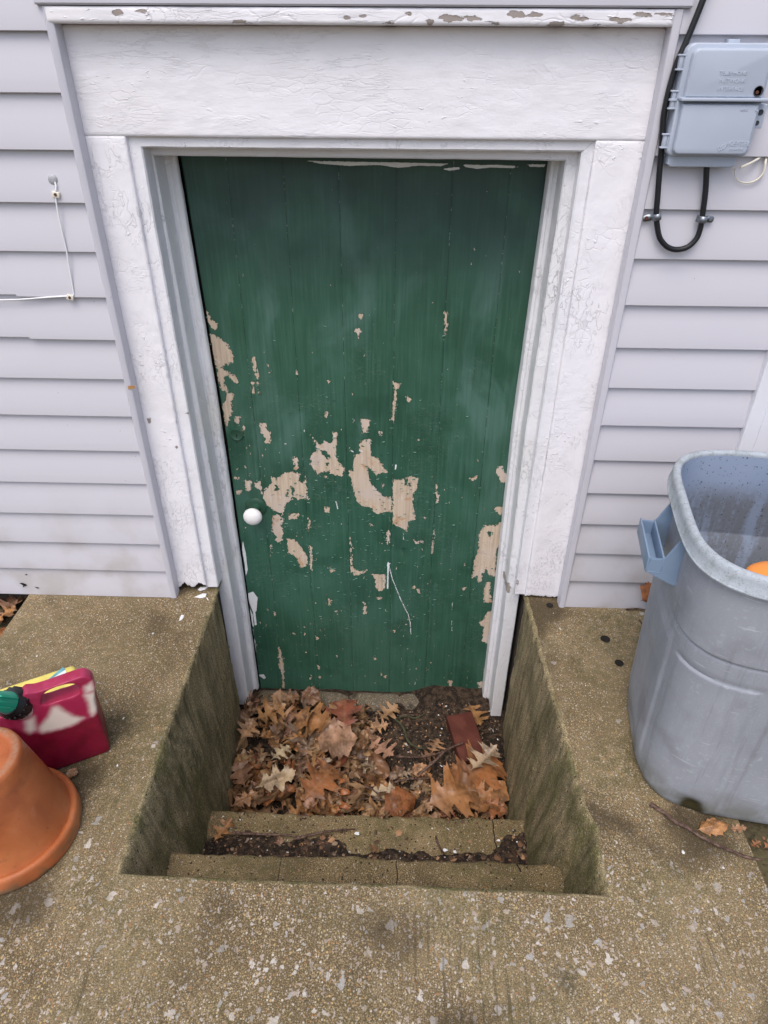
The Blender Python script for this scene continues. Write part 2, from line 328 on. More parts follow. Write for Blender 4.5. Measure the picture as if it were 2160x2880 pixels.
# outer faces of the slab
def wall_strip(pts, z1):
    o = len(V)
    for (x, y) in pts: V.append((x, y, topz(x, y))); V.append((x, y, z1))
    for i in range(len(pts)-1): F.append((o+2*i, o+2*i+1, o+2*i+3, o+2*i+2))
wall_strip([(SX0, YB+(SY0-YB)*i/60) for i in range(61)], -.2)
wall_strip([(SX1, SY0+(YB-SY0)*i/60) for i in range(61)], -.2)
wall_strip([(SX0+(SX1-SX0)*i/20, SY0) for i in range(21)], -.2)
add_grid(24, 60, lambda a, b: P3(SX1+1.3*a, -.872+(SY0+.872)*b+.01*nz(a*9, 4)*(1-b)))
wall_strip([(SX1+1.3*i/24, -.872+.01*nz(i/24*9, 4)) for i in range(25)], -.2)
tag(mesh('pavement', V, F, MAT['slab'], sharp=40), kind='structure')

well = empty('concrete_stairwell', (-.08, -.4, -.62), 'sunken mossy concrete stairwell with two steps down to the green door', 'stairwell')
FLOOR = -.625
def cheek(name, lip, bat, sgn, mat):
    ny = 90
    def f(a, b):
        k = a*34
        yb = YB if k < 5 else .010+.013*nz(k*.9, sgn*3)+.009*nz(k*3.1, sgn)+(.018 if sgn < 0 else 0)
        y = yb+(WFRONT-.03-yb)*b; t = tl(y); L = lip(t)
        if k < 5:                                                   # worn lip: rounded quarter
            th = k/5*math.pi/2; r = LIP*(1+.35*nz(y*30, 3.1*sgn))
            return (L-sgn*(LIP-r*math.sin(th)), y, topz(L, y)*(1-k/5)-r*(1-math.cos(th)))
        q = (k-5)/29; z = -LIP+(FLOOR-.06+LIP)*q
        return (L+sgn*bat(t)*(-z)+.003*nz(y*7, z*7, sgn)+.0018*nz(y*28, z*28, sgn), y, z)
    v, q = grid(34, ny, f); return mesh(name, v, q, mat, well, sharp=60)
cheek('side_wall', lipL, lambda t: .03+.14*max(0, t), 1, MAT['cheek'])
cheek('side_wall', lipR, lambda t: .01+.20*max(0, t), -1, MAT['cheek'])
def fw(a, b):
    x = -.62+1.12*a; k = b*30; y0 = lipF(min(max(x, -.557), .431))
    if k < 5: th = k/5*math.pi/2; return (x, y0-LIP+LIP*math.sin(th), topz(x, y0)*(1-k/5)-LIP*(1-math.cos(th)))
    return (x, y0+.002*nz(x*20, k), -LIP+(FLOOR+LIP)*(k-5)/25)
v, q = grid(90, 30, fw); mesh('end_wall', v, q, MAT['cheek'], well, sharp=60)
def step_mesh(y1, z1, x0, x1, y0=-.9):       # worn nosing towards the door
    n = 110
    def f(a, b):
        x = x0+(x1-x0)*a; k = b*20; r = .013*(1+.6*nz(x*14, z1*30)); ye = y1+.005*nz(x*6, z1*9)+.005*nz(x*40, z1)-.010*max(0, nz(x*17, z1*5)-.25)-.012*a*0
        if k < 8: y = y0+(ye-r-y0)*k/8; return (x, y, z1+.0018*nz(x*12, y*12)+.001*nz(x*50, y*50))
        if k < 12: th = (k-8)/4*math.pi/2; return (x, ye-r+r*math.sin(th), z1-r+r*math.cos(th))
        return (x, ye, z1-r-(.24)*(k-12)/8)
    v, q = grid(n, 20, f); mesh('step', v, q, MAT['step'], well, sharp=60)
step_mesh(-.694, -.2, -.60, .46); step_mesh(-.455, -.4, -.60, .46)
# earth and crumbled leaf mould lying on the well floor
sm_ = M('leaf_mould', .9, .25); c = sm_.mix(sm_.step(sm_.noise(55, 4), .4, .65), (.016, .011, .008), (.06, .04, .026)); c = sm_.mix(sm_.step(sm_.noise(260, 2), .6, .7, 0, .6), c, (.16, .11, .07))
MAT['mould'] = sm_.out(c, sm_.bump(sm_.noise(120, 4), 1, .006))
def floorz(x, y): return -.605+.034*max(0, min(1, (y-.02)/.08))*max(0, min(1, (x-.06)/.08))+.012*nz(x*4, y*4)+.006*nz(x*14, y*14)+.003*nz(x*50, y*50)
v, q = grid(150, 100, lambda a, b: (-.585+1.0*a, -.47+.66*b, floorz(-.585+1.0*a, -.47+.66*b)))
tag(mesh('soil', v, q, MAT['mould'], sharp=180), kind='structure')
# soil drifted over the middle step
def sst(a_, b_, v_): u = min(max((v_-a_)/(b_-a_), 0), 1); return u*u*(3-2*u)
def driftz(x, y):
    w_ = max(.72+.3*nz(x*7, 9), 1-sst(-.2, .05, x)+sst(.18, .34, x)*1.3)
    edge = -.635+.105*w_*(1 if x < 0 else .95)+.016*nz(x*9, 3)+.008*nz(x*30, 5)
    return -.4+min(.007, (edge-y)*.22)+.003*nz(x*30, y*30)+.0015*nz(x*90, y*90)
v, q = grid(160, 40, lambda a, b: (-.56+.96*a, -.70+.22*b, driftz(-.56+.96*a, -.70+.22*b)))
tag(mesh('soil', v, q, MAT['mould'], sharp=180), kind='structure')

# ================================================================== HOUSE WALL
house = empty('house_wall', (0, .1, 0), 'house wall of lavender grey vinyl lap siding around the green door', 'house wall')
E_ = .1016
def siding(name, x0, x1, k0, k1, split=None, xo=0):
    V, F = [], []
    def course(xa, xb, z0, dy=0, dz=0):
        n = max(2, int((xb-xa)/.07)); prof = [(.004, .001), (-.0125, 0), (-.0142, .0012), (-.0142, .004), (-.0125, .03), (-.008, .062), (-.002, E_), (-.0012, E_+.012)]
        o = len(V)
        for i in range(n+1):
            x = xa+(xb-xa)*i/n; wv = .0016*nz(x*1.3, z0*3)+.0007*nz(x*5, z0*5)
            for (y, z) in prof: V.append((x, y+dy+(wv if y > -.012 else wv*.7), z0+dz+z+.0008*nz(x*2, z0*7)))
        m_ = len(prof)
        for i in range(n):
            for j in range(m_-1): F.append((o+i*m_+j, o+(i+1)*m_+j, o+(i+1)*m_+j+1, o+i*m_+j+1))
        for i in (0, n): F.append(tuple(o+i*m_+j for j in range(m_)))
    for k in range(k0, k1):
        z = k*E_
        if split and k in split:
            course(x0, split[k]+.02, z, 0, .0035); course(split[k], x1, z, -.002, 0)
        else: course(x0, x1, z)
    return mesh(name, V, F, MAT['siding'], house, sharp=25)
siding('siding', -4.2, -.677, 0, 15, {8: -.896, 9: -.898, 2: -2.0, 3: -2.02, 12: -2.6})
siding('siding', .4935, .862, 0, 15)
siding('siding', -4.2, -.672+.0, 15, 30); siding('siding', -.6719, .862, 15, 30); siding('siding', 1.02, 4.2, 0, 30)
def post(name, mat, prof, zs, parent, axis='z', xs_=None):
    V = []; F = []; n = len(prof)
    for z in zs:
        for (x, y) in prof: V.append((x, y, z) if axis == 'z' else (z, y, x))
    for i in range(len(zs)-1):
        for j in range(n): F.append((i*n+j, i*n+(j+1) % n, (i+1)*n+(j+1) % n, (i+1)*n+j))
    F.append(tuple(range(n))); F.append(tuple((len(zs)-1)*n+j for j in range(n)))
    return mesh(name, V, F, mat, parent, sharp=30)
def jprof(xo, xi, s): # flat nailing face with rounded edge and return towards the boards
    return [(xo, -.001), (xo, -.0145), (xo+s*.002, -.0165), (xi-s*.006, -.0165), (xi-s*.001, -.014), (xi, -.010), (xi, .0192), (xi-s*.004, .0192), (xi-s*.004, 0)]
chip = plain('siding_hole', (.012, .012, .014), .9)
for i_, sh_ in enumerate((((300, 222), (345, 220), (400, 240), (415, 262), (385, 268), (350, 290), (362, 258)), ((382, 92), (408, 82), (434, 94), (405, 100)), ((540, 284), (572, 288), (604, 294), (588, 308)))):
    q_ = [py(x_/5.53, 1600+y_/5.53, -.0146) for x_, y_ in sh_]; n_ = len(q_); mesh('crack_hole', q_+[p_+Vector((0, .0008, 0)) for p_ in q_], [tuple(range(n_))]+[(k, (k+1) % n_, n_+(k+1) % n_, n_+k) for k in range(n_)], chip, house, smooth=False)
q_ = [py(u_, v_, -.0172) for u_, v_ in ((359, 1086), (378, 1084), (380, 1093), (361, 1095))]; mesh('tape_scrap', q_+[p_+Vector((0, .0008, 0)) for p_ in q_], [(0, 1, 2, 3)]+[(k, (k+1) % 4, 4+(k+1) % 4, 4+k) for k in range(4)], plain('brown_tape', (.45, .25, .10), .5, .3, 90), house, smooth=False)
zsj = [-.004+1.465*i/12 for i in range(13)]
post('trim_channel', MAT['trim'], jprof(-.690, -.6735, 1), zsj, house)
post('trim_channel', MAT['trim'], jprof(.506, .4895, -1), zsj, house)
post('head_channel', MAT['trim'], [(1.463, .002), (1.463, -.019), (1.466, -.0215), (1.500, -.0215), (1.503, -.019), (1.503, .0)], [-.70, -.4, -.1, .2, .518], house, 'x')
post('corner_casing', MAT['vinyl_white'], [(.862, 0), (.862, -.024), (.865, -.027), (.896, -.027), (.8975, -.0245), (.899, -.027), (1.02, -.027), (1.023, -.024), (1.023, 0)], [-.02, 1, 2, 3.05], house)
bm = bmesh.new()
for a_ in ((-4.2, -.6905, .0215, .2, -.5, 3.05), (.5035, 4.2, .0215, .2, -.5, 3.05), (-.6905, .5035, .0215, .2, 1.44, 3.05), (-1.0, .4, .225, .3, -.75, 1.44)): bx(bm, *a_)  # last box is a dark backing added so the door gap stays black
bm_obj('sheathing_and_dark_backing', bm, MAT['found'], house, smooth=False)
bm = bmesh.new()
for a_ in ((-4.2, -.5725, .0515, .22, -.75, -.003), (.396, 4.2, .0515, .22, -.75, -.003), (-.6903, -.59, .0517, .2, -.003, 1.4398), (.40, .5033, .0517, .2, -.003, 1.4398)): bx(bm, *a_)
bm_obj('foundation', bm, MAT['found'], house, smooth=False)

# ================================================================== DOOR FRAME
frame = empty('door_frame', (-.1, .03, -.6), 'white wooden door frame with thick crackled paint and rotten feet', 'door frame')
def board(name, x0, x1, z0, z1, yf, th, mat, jag=0, wav=.0012, nx=40, nzz=60, patches=(), zend=0, parent=frame, xb=None):
    def ax(a0, a1, n): return [a0, a0+.0025]+[a0+.006+(a1-a0-.012)*i/n for i in range(n+1)]+[a1-.0025, a1]
    X = ax(x0, x1, nx); Z = ax(z0, z1, nzz); V = []; F = []; W = len(X); H = len(Z)
    for j, z in enumerate(Z):
        for i, x in enumerate(X):
            e = 0
            if i in (0, W-1) or j in (0, H-1): e = .0035
            elif i in (1, W-2) or j in (1, H-2): e = .0008
            zz = z
            if jag and j < 6:
                t = 1-j/6; zz += t*jag*max(0, .45+nz(x*45, 3.3)+.6*nz(x*140, 8.1)); 
            xx = x+(.0014*nz(z*6, x0*10) if i < 3 else (.0014*nz(z*6, x1*10) if i > W-4 else 0))
            V.append((xx, yf+e+wav*nz(x*9, z*5, yf)+wav*.5*nz(x*30, z*22), zz))
    for j in range(H-1):
        for i in range(W-1): F.append((j*W+i, j*W+i+1, (j+1)*W+i+1, (j+1)*W+i))
    ring = [i for i in range(W)]+[j*W+W-1 for j in range(1, H)]+[(H-1)*W+i for i in range(W-2, -1, -1)]+[j*W for j in range(H-2, 0, -1)]
    o = len(V)
    for r in ring: x, y, z = V[r]; V.append((x, yf+th, z))
    for k in range(len(ring)): F.append((ring[k], o+k, o+(k+1) % len(ring), ring[(k+1) % len(ring)]))
    A = np.full(len(V), -.02)
    if patches:
        P = np.array([(v_[0], v_[2]) for v_ in V])
        for pl in patches: A = np.maximum(A, poly_sdf(P, pl))
    return mesh(name, V, F, mat, parent, sharp=50, attrs={'peel': A})
def quad(cx, cz, w_, h_): return [(cx-w_/2, cz-h_/2), (cx+w_/2, cz-h_/2), (cx+w_/2, cz+h_/2), (cx-w_/2, cz+h_/2)]
def pq(u, v, w_, h_, y=.02): p = py(u, v, y); return quad(p.x, p.z, w_, h_)
board('header_board', -.689, .502, 1.242, 1.434, .0195, .03, MAT['header'], nx=160, nzz=40, wav=.0016)
board('side_casing', -.689, -.5885, .012, 1.2445, .0205, .03, MAT['casing'], jag=.02, nx=36, nzz=150,
      patches=[pq(420, 1184, .006, .012), pq(495, 1158, .006, .009), pq(500, 1190, .006, .012), pq(495, 1258, .005, .007), pq(520, 1292, .004, .004)])
board('side_casing', .3905, .502, .006, 1.2445, .0205, .03, MAT['casing'], jag=.012, nx=36, nzz=150)
capp = []
rc = random.Random(3)
for x in list(np.linspace(-.12, .47, 16))+[-.55, -.5, -.31]:
    wd = rc.uniform(.006, .024); z = 1.446+rc.uniform(-.009, .009); capp.append([(x-wd, z), (x-wd*.3, z+.0035), (x+wd*.8, z+.0015), (x+wd, z-.0025), (x, z-.004)])
board('drip_cap', -.6875, .4905, 1.4345, 1.4615, -.018, .06, MAT['cap'], nx=300, nzz=8, wav=.0018, patches=capp)

# brickmould against the casing, down to the slab
def lerp3(z, lo, mid, top): return lo if z < -.15 else (lo+(mid-lo)*(z+.15)/.69 if z < .54 else mid+(top-mid)*(z-.54)/.66)
def strip(name, prof, z0, ztop, n, mat, pat=(), jag=0, closed=False, sd=0):
    V, F = [], []; K = len(prof)
    for i in range(n+1):
        t = i/n
        for k, pk in enumerate(prof):
            zt = ztop(k) if callable(ztop) else ztop; z = z0+(zt-z0)*t; x, y = pk(z) if callable(pk) else pk
            if i == 0 and jag: z += jag*(.5+nz(x*80, 2))
            V.append((x+.0009*nz(z*9, k*.3, sd)+.0005*nz(z*40, k, sd), y+.0009*nz(z*12, k*.5, sd+4), z))
    for i in range(n):
        for k in range(K if closed else K-1): F.append((i*K+k, i*K+(k+1) % K, (i+1)*K+(k+1) % K, (i+1)*K+k))
    P = np.array([(v_[0], v_[2]) for v_ in V]); at = np.full(len(V), -.02)
    for pl in pat: at = np.maximum(at, poly_sdf(P, pl))
    return mesh(name, V, F, mat, frame, sharp=28, attrs={'peel': at})
bl = [lambda z: (-.5888, .022), lambda z: (-.5882, .031), lambda z: (lerp3(z, -.558, -.5585, -.564), .031), lambda z: (lerp3(z, -.555, -.5555, -.561), .0345), lambda z: (lerp3(z, -.5545, -.555, -.5605), .084)]
br = [lambda z: (.3908, .022), lambda z: (.3902, .031), lambda z: (lerp3(z, .3655, .3655, .371), .031), lambda z: (lerp3(z, .362, .362, .3675), .0345), lambda z: (lerp3(z, .3615, .3615, .367), .066)]
zh = [1.2425, 1.2418, 1.2235, 1.2205, 1.2200]
strip('brick_mould', bl, .006, lambda k: zh[k], 110, MAT['jamb'], [pq(532, 1157, .004, .016, .05)], .006)
strip('brick_mould', br, .006, lambda k: zh[k], 110, MAT['jamb'], [pq(1452, 1600, .004, .02, .031), pq(1458, 1640, .008, .02, .031)], .006, sd=3)
# inner jambs running from the head down to the well floor
def pl_(lo, mid, top, y): return lambda z: (lerp3(z, lo, mid, top), y)
jl = [pl_(-.575, -.575, -.58, .12), pl_(-.574, -.574, -.58, .0865), pl_(-.5705, -.5705, -.576, .083), pl_(-.534, -.545, -.5605, .083), pl_(-.531, -.542, -.5570, .0865), pl_(-.530, -.541, -.5560, .118), pl_(-.529, -.540, -.5550, .150), pl_(-.526, -.536, -.5510, .1555), pl_(-.519, -.527, -.544, .158), pl_(-.518, -.526, -.543, .1545), pl_(-.514, -.519, -.537, .1545), pl_(-.5125, -.5155, -.532, .157), pl_(-.5105, -.5135, -.530, .161), pl_(-.5105, -.5135, -.530, .1725)]
jr = [pl_(.385, .385, .385, .11), pl_(.3835, .3835, .384, .0665), pl_(.381, .381, .382, .0635), pl_(.3475, .3375, .3465, .0635), pl_(.3445, .3345, .3435, .067), pl_(.344, .334, .3430, .100), pl_(.3435, .3335, .3425, .128), pl_(.340, .330, .3395, .132), pl_(.334, .325, .334, .134), pl_(.333, .324, .333, .1305), pl_(.329, .3195, .3295, .1315), pl_(.3235, .3160, .3265, .134), pl_(.322, .3145, .3255, .138), pl_(.322, .3145, .3255, .1725)]
zi = [1.219, 1.219, 1.219, 1.2025, 1.1995, 1.1990, 1.1985, 1.198, 1.1976, 1.1974, 1.1972, 1.197, 1.1968, 1.1965]
strip('side_jamb', jl, -.60, lambda k: zi[k], 190, MAT['leg'], [pq(640, 1815, .006, .03, .083), pq(662, 1835, .005, .02, .083), pq(655, 1915, .008, .012, .083), pq(663, 1938, .004, .010, .083), pq(637, 1605, .004, .005, .083), pq(628, 1635, .004, .005, .083)], .02)
strip('side_jamb', jr, -.612, lambda k: zi[k], 190, MAT['leg'], [[(p_.x, p_.z) for p_ in (py(1340+a_/6.146, 1380+b_/6.146, .0635) for a_, b_ in ((500, 1700), (520, 1640), (560, 1590), (620, 1600), (635, 1670), (610, 1730), (560, 1780), (520, 1760)))]], .006, sd=7)
V, F = [], []; n = 60; hp = [(bl[k], br[k], zh[k]) for k in range(5)]+[(jl[k], jr[k], zi[k]) for k in range(2, 14)]
K = len(hp)
for i in range(n+1):
    t = i/n
    for k, (fa, fb, z) in enumerate(hp):
        (xa, ya), (xb, yb) = fa(z), fb(z); V.append((xa+(xb-xa)*t, ya+(yb-ya)*t+.0006*nz(i*.3, k), z+.0008*nz(i*.25, k*.4)))
for i in range(n):
    for k in range(K-1): F.append((i*K+k, i*K+k+1, (i+1)*K+k+1, (i+1)*K+k))
mesh('head_moulding', V, F, MAT['jamb'], frame, sharp=28, attrs={'peel': np.full(len(V), -.02)})
# ================================================================== CELLAR DOOR
door = empty('cellar_door', (-.09, .19, -.6), 'green tongue and groove board door with flaking paint and a white knob', 'door')
DY = .175
def z7(p): q = py(500+p[0]/1.659, 800+p[1]/1.659, DY); return (q.x, q.z)
PEEL = [
 [(130,125),(148,135),(152,165),(190,185),(180,215),(165,205),(150,190),(135,160)],
 [(147,230),(175,235),(210,260),(240,290),(262,340),(258,362),(215,378),(205,395),(235,410),(275,435),(287,468),(262,460),(235,425),(212,430),(220,470),(240,505),(262,510),(250,560),(255,590),(230,660),(222,655),(215,600),(205,560),(222,540),(225,505),(200,490),(185,440),(180,380),(160,310)],
 [(265,615),(290,620),(285,655),(265,640)],[(300,655),(318,670),(310,685),(298,680)],
 [(344,337),(358,340),(383,470),(369,472)],[(344,455),(354,457),(359,507),(350,505)],[(375,490),(386,495),(383,512),(374,508)],
 [(385,645),(410,650),(415,680),(435,690),(432,740),(412,745),(405,710),(388,695)],
 [(850,625),(895,630),(890,690),(860,690),(858,655)],
 [(862,725),(900,725),(903,800),(935,815),(975,870),(978,880),(940,880),(930,895),(900,860),(885,850),(890,900),(905,930),(930,960),(955,985),(997,995),(998,1060),(960,1062),(925,1070),(900,1040),(860,1035),(835,1010),(820,960),(810,905),(800,895),(800,870),(818,870),(820,830),(828,790),(850,785),(848,745)],
 [(1003,905),(1040,910),(1085,895),(1120,905),(1118,940),(1100,980),(1095,1040),(1113,1095),(1075,1110),(1070,1150),(1045,1135),(1003,1118)],
 [(620,700),(640,730),(665,745),(690,730),(720,745),(726,690),(746,690),(740,740),(735,800),(755,830),(778,860),(768,895),(720,885),(700,870),(650,885),(618,840),(620,800),(650,770),(640,745)],
 [(435,895),(460,905),(500,880),(520,875),(570,880),(560,920),(595,925),(595,1000),(560,1005),(540,990),(500,1030),(490,1070),(450,1060),(415,1030),(400,1000),(405,955),(440,930)],
 [(312,915),(342,918),(345,945),(325,970),(312,940)],[(355,925),(383,920),(397,985),(385,960),(358,945)],[(270,960),(300,960),(300,978),(275,978)],[(262,893),(285,900),(282,908),(262,906)],
 [(530,800),(555,810),(562,860),(548,870),(540,830)],[(515,1070),(565,1070),(560,1097),(520,1095)],
 [(450,1075),(490,1075),(495,1110),(480,1120),(495,1160),(480,1210),(455,1195),(460,1180),(438,1150),(440,1105)],
 [(510,1185),(545,1190),(570,1220),(608,1280),(605,1305),(575,1325),(550,1270),(512,1250)],
 [(683,1038),(712,1040),(708,1062),(685,1062)],[(598,895),(606,1000),(620,1000),(600,1005),(590,920)],[(607,1085),(618,1110),(616,1150),(607,1140)],[(615,1220),(625,1225),(628,1338),(618,1330)],
 [(803,1175),(812,1240),(815,1320),(850,1340),(885,1325),(880,1345),(830,1358),(808,1340)],
 [(905,1352),(968,1355),(970,1400),(945,1438),(925,1415),(920,1375)],
 [(860,1505),(882,1500),(880,1535),(866,1538)],[(862,1480),(877,1482),(872,1495)],[(985,1150),(992,1165),(985,1215),(970,1210),(975,1165)],
 [(1005,455),(1040,460),(1035,480),(1020,490),(1018,560),(1008,645),(1000,640),(1005,550),(1010,490)],
 [(1242,120),(1260,130),(1258,200),(1250,238),(1240,235),(1245,170)],[(840,137),(862,145),(858,162),(842,155)],[(828,205),(855,208),(850,240),(840,250),(830,230)],
 [(690,595),(703,600),(700,628),(688,620)],[(705,1320),(732,1335),(715,1347)],[(1105,1195),(1150,1195),(1148,1210),(1130,1205),(1110,1212)],
 [(1205,930),(1212,945),(1218,1020),(1205,1025)],[(1193,1150),(1200,1160),(1190,1255),(1184,1255)],
 [(1475,1040),(1530,1035),(1526,1060),(1505,1075),(1480,1055)],
 [(1430,1120),(1480,1125),(1530,1090),(1530,1180),(1490,1230),(1480,1360),(1450,1355),(1440,1320),(1420,1355),(1420,1385),(1400,1390),(1395,1360),(1375,1370),(1382,1290),(1400,1260),(1405,1170)],
 [(1440,1385),(1465,1390),(1455,1440),(1465,1480),(1430,1485),(1425,1440)],
 [(1445,1530),(1475,1520),(1470,1600),(1450,1675),(1420,1665),(1425,1600),(1403,1575),(1425,1565)],
 [(1500,850),(1512,850),(1540,900),(1535,925),(1510,920),(1480,870)],[(1365,905),(1395,895),(1390,908),(1375,915)],[(1398,1855),(1440,1850),(1432,1885),(1408,1880)],
 [(470,1690),(482,1710),(495,1790),(498,1890),(490,1880),(485,1830),(473,1780)],
 [(650,1775),(662,1785),(655,1805)],[(655,1825),(672,1830),(660,1840)],[(912,1740),(932,1745),(918,1757)],[(945,1800),(960,1827),(945,1824)],[(958,1825),(974,1826),(970,1837)],
 [(1262,1843),(1282,1850),(1276,1882),(1265,1877)],[(1262,1908),(1279,1915),(1270,1927)],[(640,1638),(656,1650),(650,1662)],[(700,1465),(718,1470),(712,1497),(700,1492)],[(1095,1400),(1105,1405),(1103,1420),(1096,1416)],[(1113,1415),(1130,1430),(1128,1440),(1117,1432)],[(1325,1415),(1348,1410),(1335,1425)],
 [(725,1520),(770,1520),(740,1527)],[(415,370),(425,375),(422,383)],[(415,400),(440,403),(425,410)],[(553,402),(561,404),(560,418),(553,416)],[(698,446),(709,449),(704,458)],[(1065,520),(1090,535),(1080,548),(1068,540)],[(938,692),(950,690),(949,702),(939,702)],[(683,893),(705,893),(695,905)],[(430,1212),(442,1215),(441,1250),(434,1248)],[(905,1115),(918,1122),(905,1127),(890,1120)],[(955,930),(965,935),(958,945)],[(308,850),(318,848),(316,860)],[(1148,1087),(1160,1088),(1156,1096)],[(1440,1712),(1448,1716),(1444,1724)],[(930,1455),(952,1460),(945,1472),(932,1468)],[(1005,1610),(1015,1615),(1010,1625)],[(1060,1575),(1067,1578),(1064,1590)],[(445,1525),(458,1530),(455,1548)],[(1180,1765),(1190,1768),(1186,1775)],[(740,1730),(746,1733),(743,1742)],[(620,1822),(624,1824),(620,1842),(616,1840)],[(1420,1800),(1432,1790),(1428,1812)],
]
HOLES = [[(668,772),(690,778),(710,800),(702,815),(678,800)],[(690,832),(704,834),(702,848),(690,846)],[(1058,912),(1072,910),(1070,935),(1060,936)],[(1078,922),(1090,925),(1084,942),(1074,938)],[(455,935),(470,935),(470,960),(455,962)],[(508,958),(516,960),(514,968),(508,967)],[(506,978),(514,980),(512,990),(506,988)],[(525,940),(545,955),(540,985),(528,975)],[(1440,1150),(1470,1155),(1455,1175)],[(895,640),(905,680),(885,692)],[(480,1080),(490,1095),(478,1100)]]
WHITE = [[(303,1190),(318,1255),(327,1330),(318,1362),(312,1300),(300,1240)],[(328,1440),(352,1432),(373,1462),(368,1520),(362,1530),(369,1588),(359,1590),(352,1530),(340,1500),(330,1480)],[(332,1500),(350,1540),(356,1600),(345,1590)],[(352,1650),(362,1660),(366,1740),(358,1730)],[(340,1600),(352,1610),(354,1640),(344,1640)],[(375,1822),(400,1818),(412,1835),(402,1842),(390,1832)]]
WHITE += [[((u_-500)*1.659, (v_-800)*1.659) for u_, v_ in q_] for q_ in ([(860, 452), (1000, 455), (1120, 457), (1262, 460), (1240, 468), (1180, 466), (1120, 472), (1060, 464), (980, 467), (900, 460)], [(1300, 462), (1360, 464), (1400, 463), (1470, 468), (1440, 473), (1380, 471), (1340, 475), (1310, 470)], [(1240, 474), (1290, 470), (1300, 476), (1262, 480)], [(1480, 462), (1535, 462), (1530, 470), (1490, 469)])]
WLINES = [([(982,1297),(981,1340),(979,1418)], .0024),([(978,1310),(990,1302)], .0022),([(985,1310),(1000,1370),(1040,1470),(1075,1540),(1085,1580),(1088,1632)], .0016),([(738,1015),(743,1030),(746,1047)], .0016),([(1282,1485),(1277,1525)], .0009),([(1279,1570),(1278,1615)], .001),([(1018,843),(1015,862)], .0024),([(808,776),(820,782)], .0018),([(848,776),(862,780)], .0018),([(1052,1160),(1053,1190),(1062,1192)], .001),([(972,1510),(970,1525)], .001),([(590,680),(591,688)], .0012),([(499,745),(506,745)], .0014),([(1108,1855),(1106,1868)], .001)]
DX1 = .352; DZ0, DZ1 = -.655, 1.21
def dx0(z): return -.5065-.018*min(max((z-.5)/.7, 0), 1)
def door_xz(a, b): z = DZ0+(DZ1-DZ0)*b; x0 = dx0(z); return x0+(DX1-x0)*a, z
SEAMS = [-.419, -.287, -.157, -.022, .110, .243]
def dgrid(a, b):
    x, z = door_xz(a, b); y = DY+.0015*nz(x*5, z*1.5)+.0008*nz(x*25, z*6)
    for s_ in SEAMS: y += .0020*math.exp(-((x-s_-.001*nz(z*5, s_))/.0024)**2)
    pk = sum(x > s_ for s_ in SEAMS); y += .0012*nz(pk*7.3, 2.2)
    if x < dx0(z)+.002: y += .002
    return (x, y, z)
NXD, NZD = 330, 640
V, F = grid(NXD, NZD, dgrid)
P = np.array([(v_[0], v_[2]) for v_ in V]); pe = np.full(len(P), -.05); wh = np.full(len(P), -.05)
def near(P, pts, pad=.05):
    a = np.array(pts); lo, hi = a.min(0)-pad, a.max(0)+pad; return np.where((P[:, 0] > lo[0]) & (P[:, 0] < hi[0]) & (P[:, 1] > lo[1]) & (P[:, 1] < hi[1]))[0]
for pl in PEEL: q = [z7(p) for p in pl]; i = near(P, q); pe[i] = np.maximum(pe[i], poly_sdf(P[i], q))
for pl in HOLES: q = [z7(p) for p in pl]; i = near(P, q); pe[i] = np.minimum(pe[i], -poly_sdf(P[i], q))
for pl in WHITE: q = [z7(p) for p in pl]; i = near(P, q); wh[i] = np.maximum(wh[i], poly_sdf(P[i], q))
for pl, wd in WLINES: q = [z7(p) for p in pl]; i = near(P, q); wh[i] = np.maximum(wh[i], line_sdf(P[i], q, wd))
a = M('flaking_green_paint', .5, .5); X, Y, Z = a.sep(a.P)
n1 = a.noise(95, 4, rough=.6); n2 = a.noise(1, 3, P=a.map(sc=(70, 1, 28)))
blk = a.sep(a.vor(190, a.map(sc=(1, 0, .7)))[1])[0]     # angular chips along the broken edges
edge = a.ma('ADD', a.attr('peel'), a.ma('ADD', a.ma('MULTIPLY', a.ma('SUBTRACT', n1, .5), .014), a.ma('MULTIPLY', a.ma('SUBTRACT', blk, .5), .0055)))
pm = a.step(edge, -.0003, .0003)
# small loose flecks
fv = a.noise(1, 5, P=a.map(sc=(85, 1, 55)), rough=.6); fz = a.ma('MULTIPLY', a.noise(5, 2), .16); zone = a.step(Z, .75, .35, 0, .035)
pm = a.ma('MAXIMUM', pm, a.step(a.ma('ADD', a.ma('ADD', fv, fz), zone), .80, .81))
grain = a.noise(1, 4, P=a.map(sc=(150, 1, 7)), rough=.6, dist=.3); tone = a.noise(7, 3)
wood = a.mix(a.step(grain, .3, .75), (.60, .49, .37), (.46, .35, .26)); wood = a.mix(a.step(tone, .5, .64, 0, .75), wood, (.56, .47, .41)); wood = a.mix(a.step(a.noise(26, 3), .62, .72, 0, .55), wood, (.42, .19, .07))
wood = a.mix(a.step(a.noise(1, 3, P=a.map(sc=(60, 1, 30), loc=(2, 0, 1))), .62, .7, 0, .35), wood, (.66, .62, .60))
brush = a.noise(1, 4, P=a.map(sc=(130, 1, 5)), rough=.7); patch = a.noise(3.2, 4, dist=.6); patch2 = a.noise(9, 4)
g = a.mix(a.step(patch, .35, .68), (.023, .084, .052), (.040, .122, .082))
g = a.mix(a.step(brush, .45, .72, 0, .42), g, (.070, .165, .120)); g = a.mix(a.step(brush, .46, .25, 0, .5), g, (.012, .050, .032))
chalk = a.ma('MULTIPLY', a.step(a.noise(1, 5, P=a.map(sc=(5, 1, 2.6), rot=(0, .5, 0)), dist=1.5), .46, .66), a.step(Z, -.1, .6, .25, 1.))
g = a.mix(a.ma('MULTIPLY', chalk, a.step(brush, .2, .6, .3, .7)), g, (.078, .165, .135))
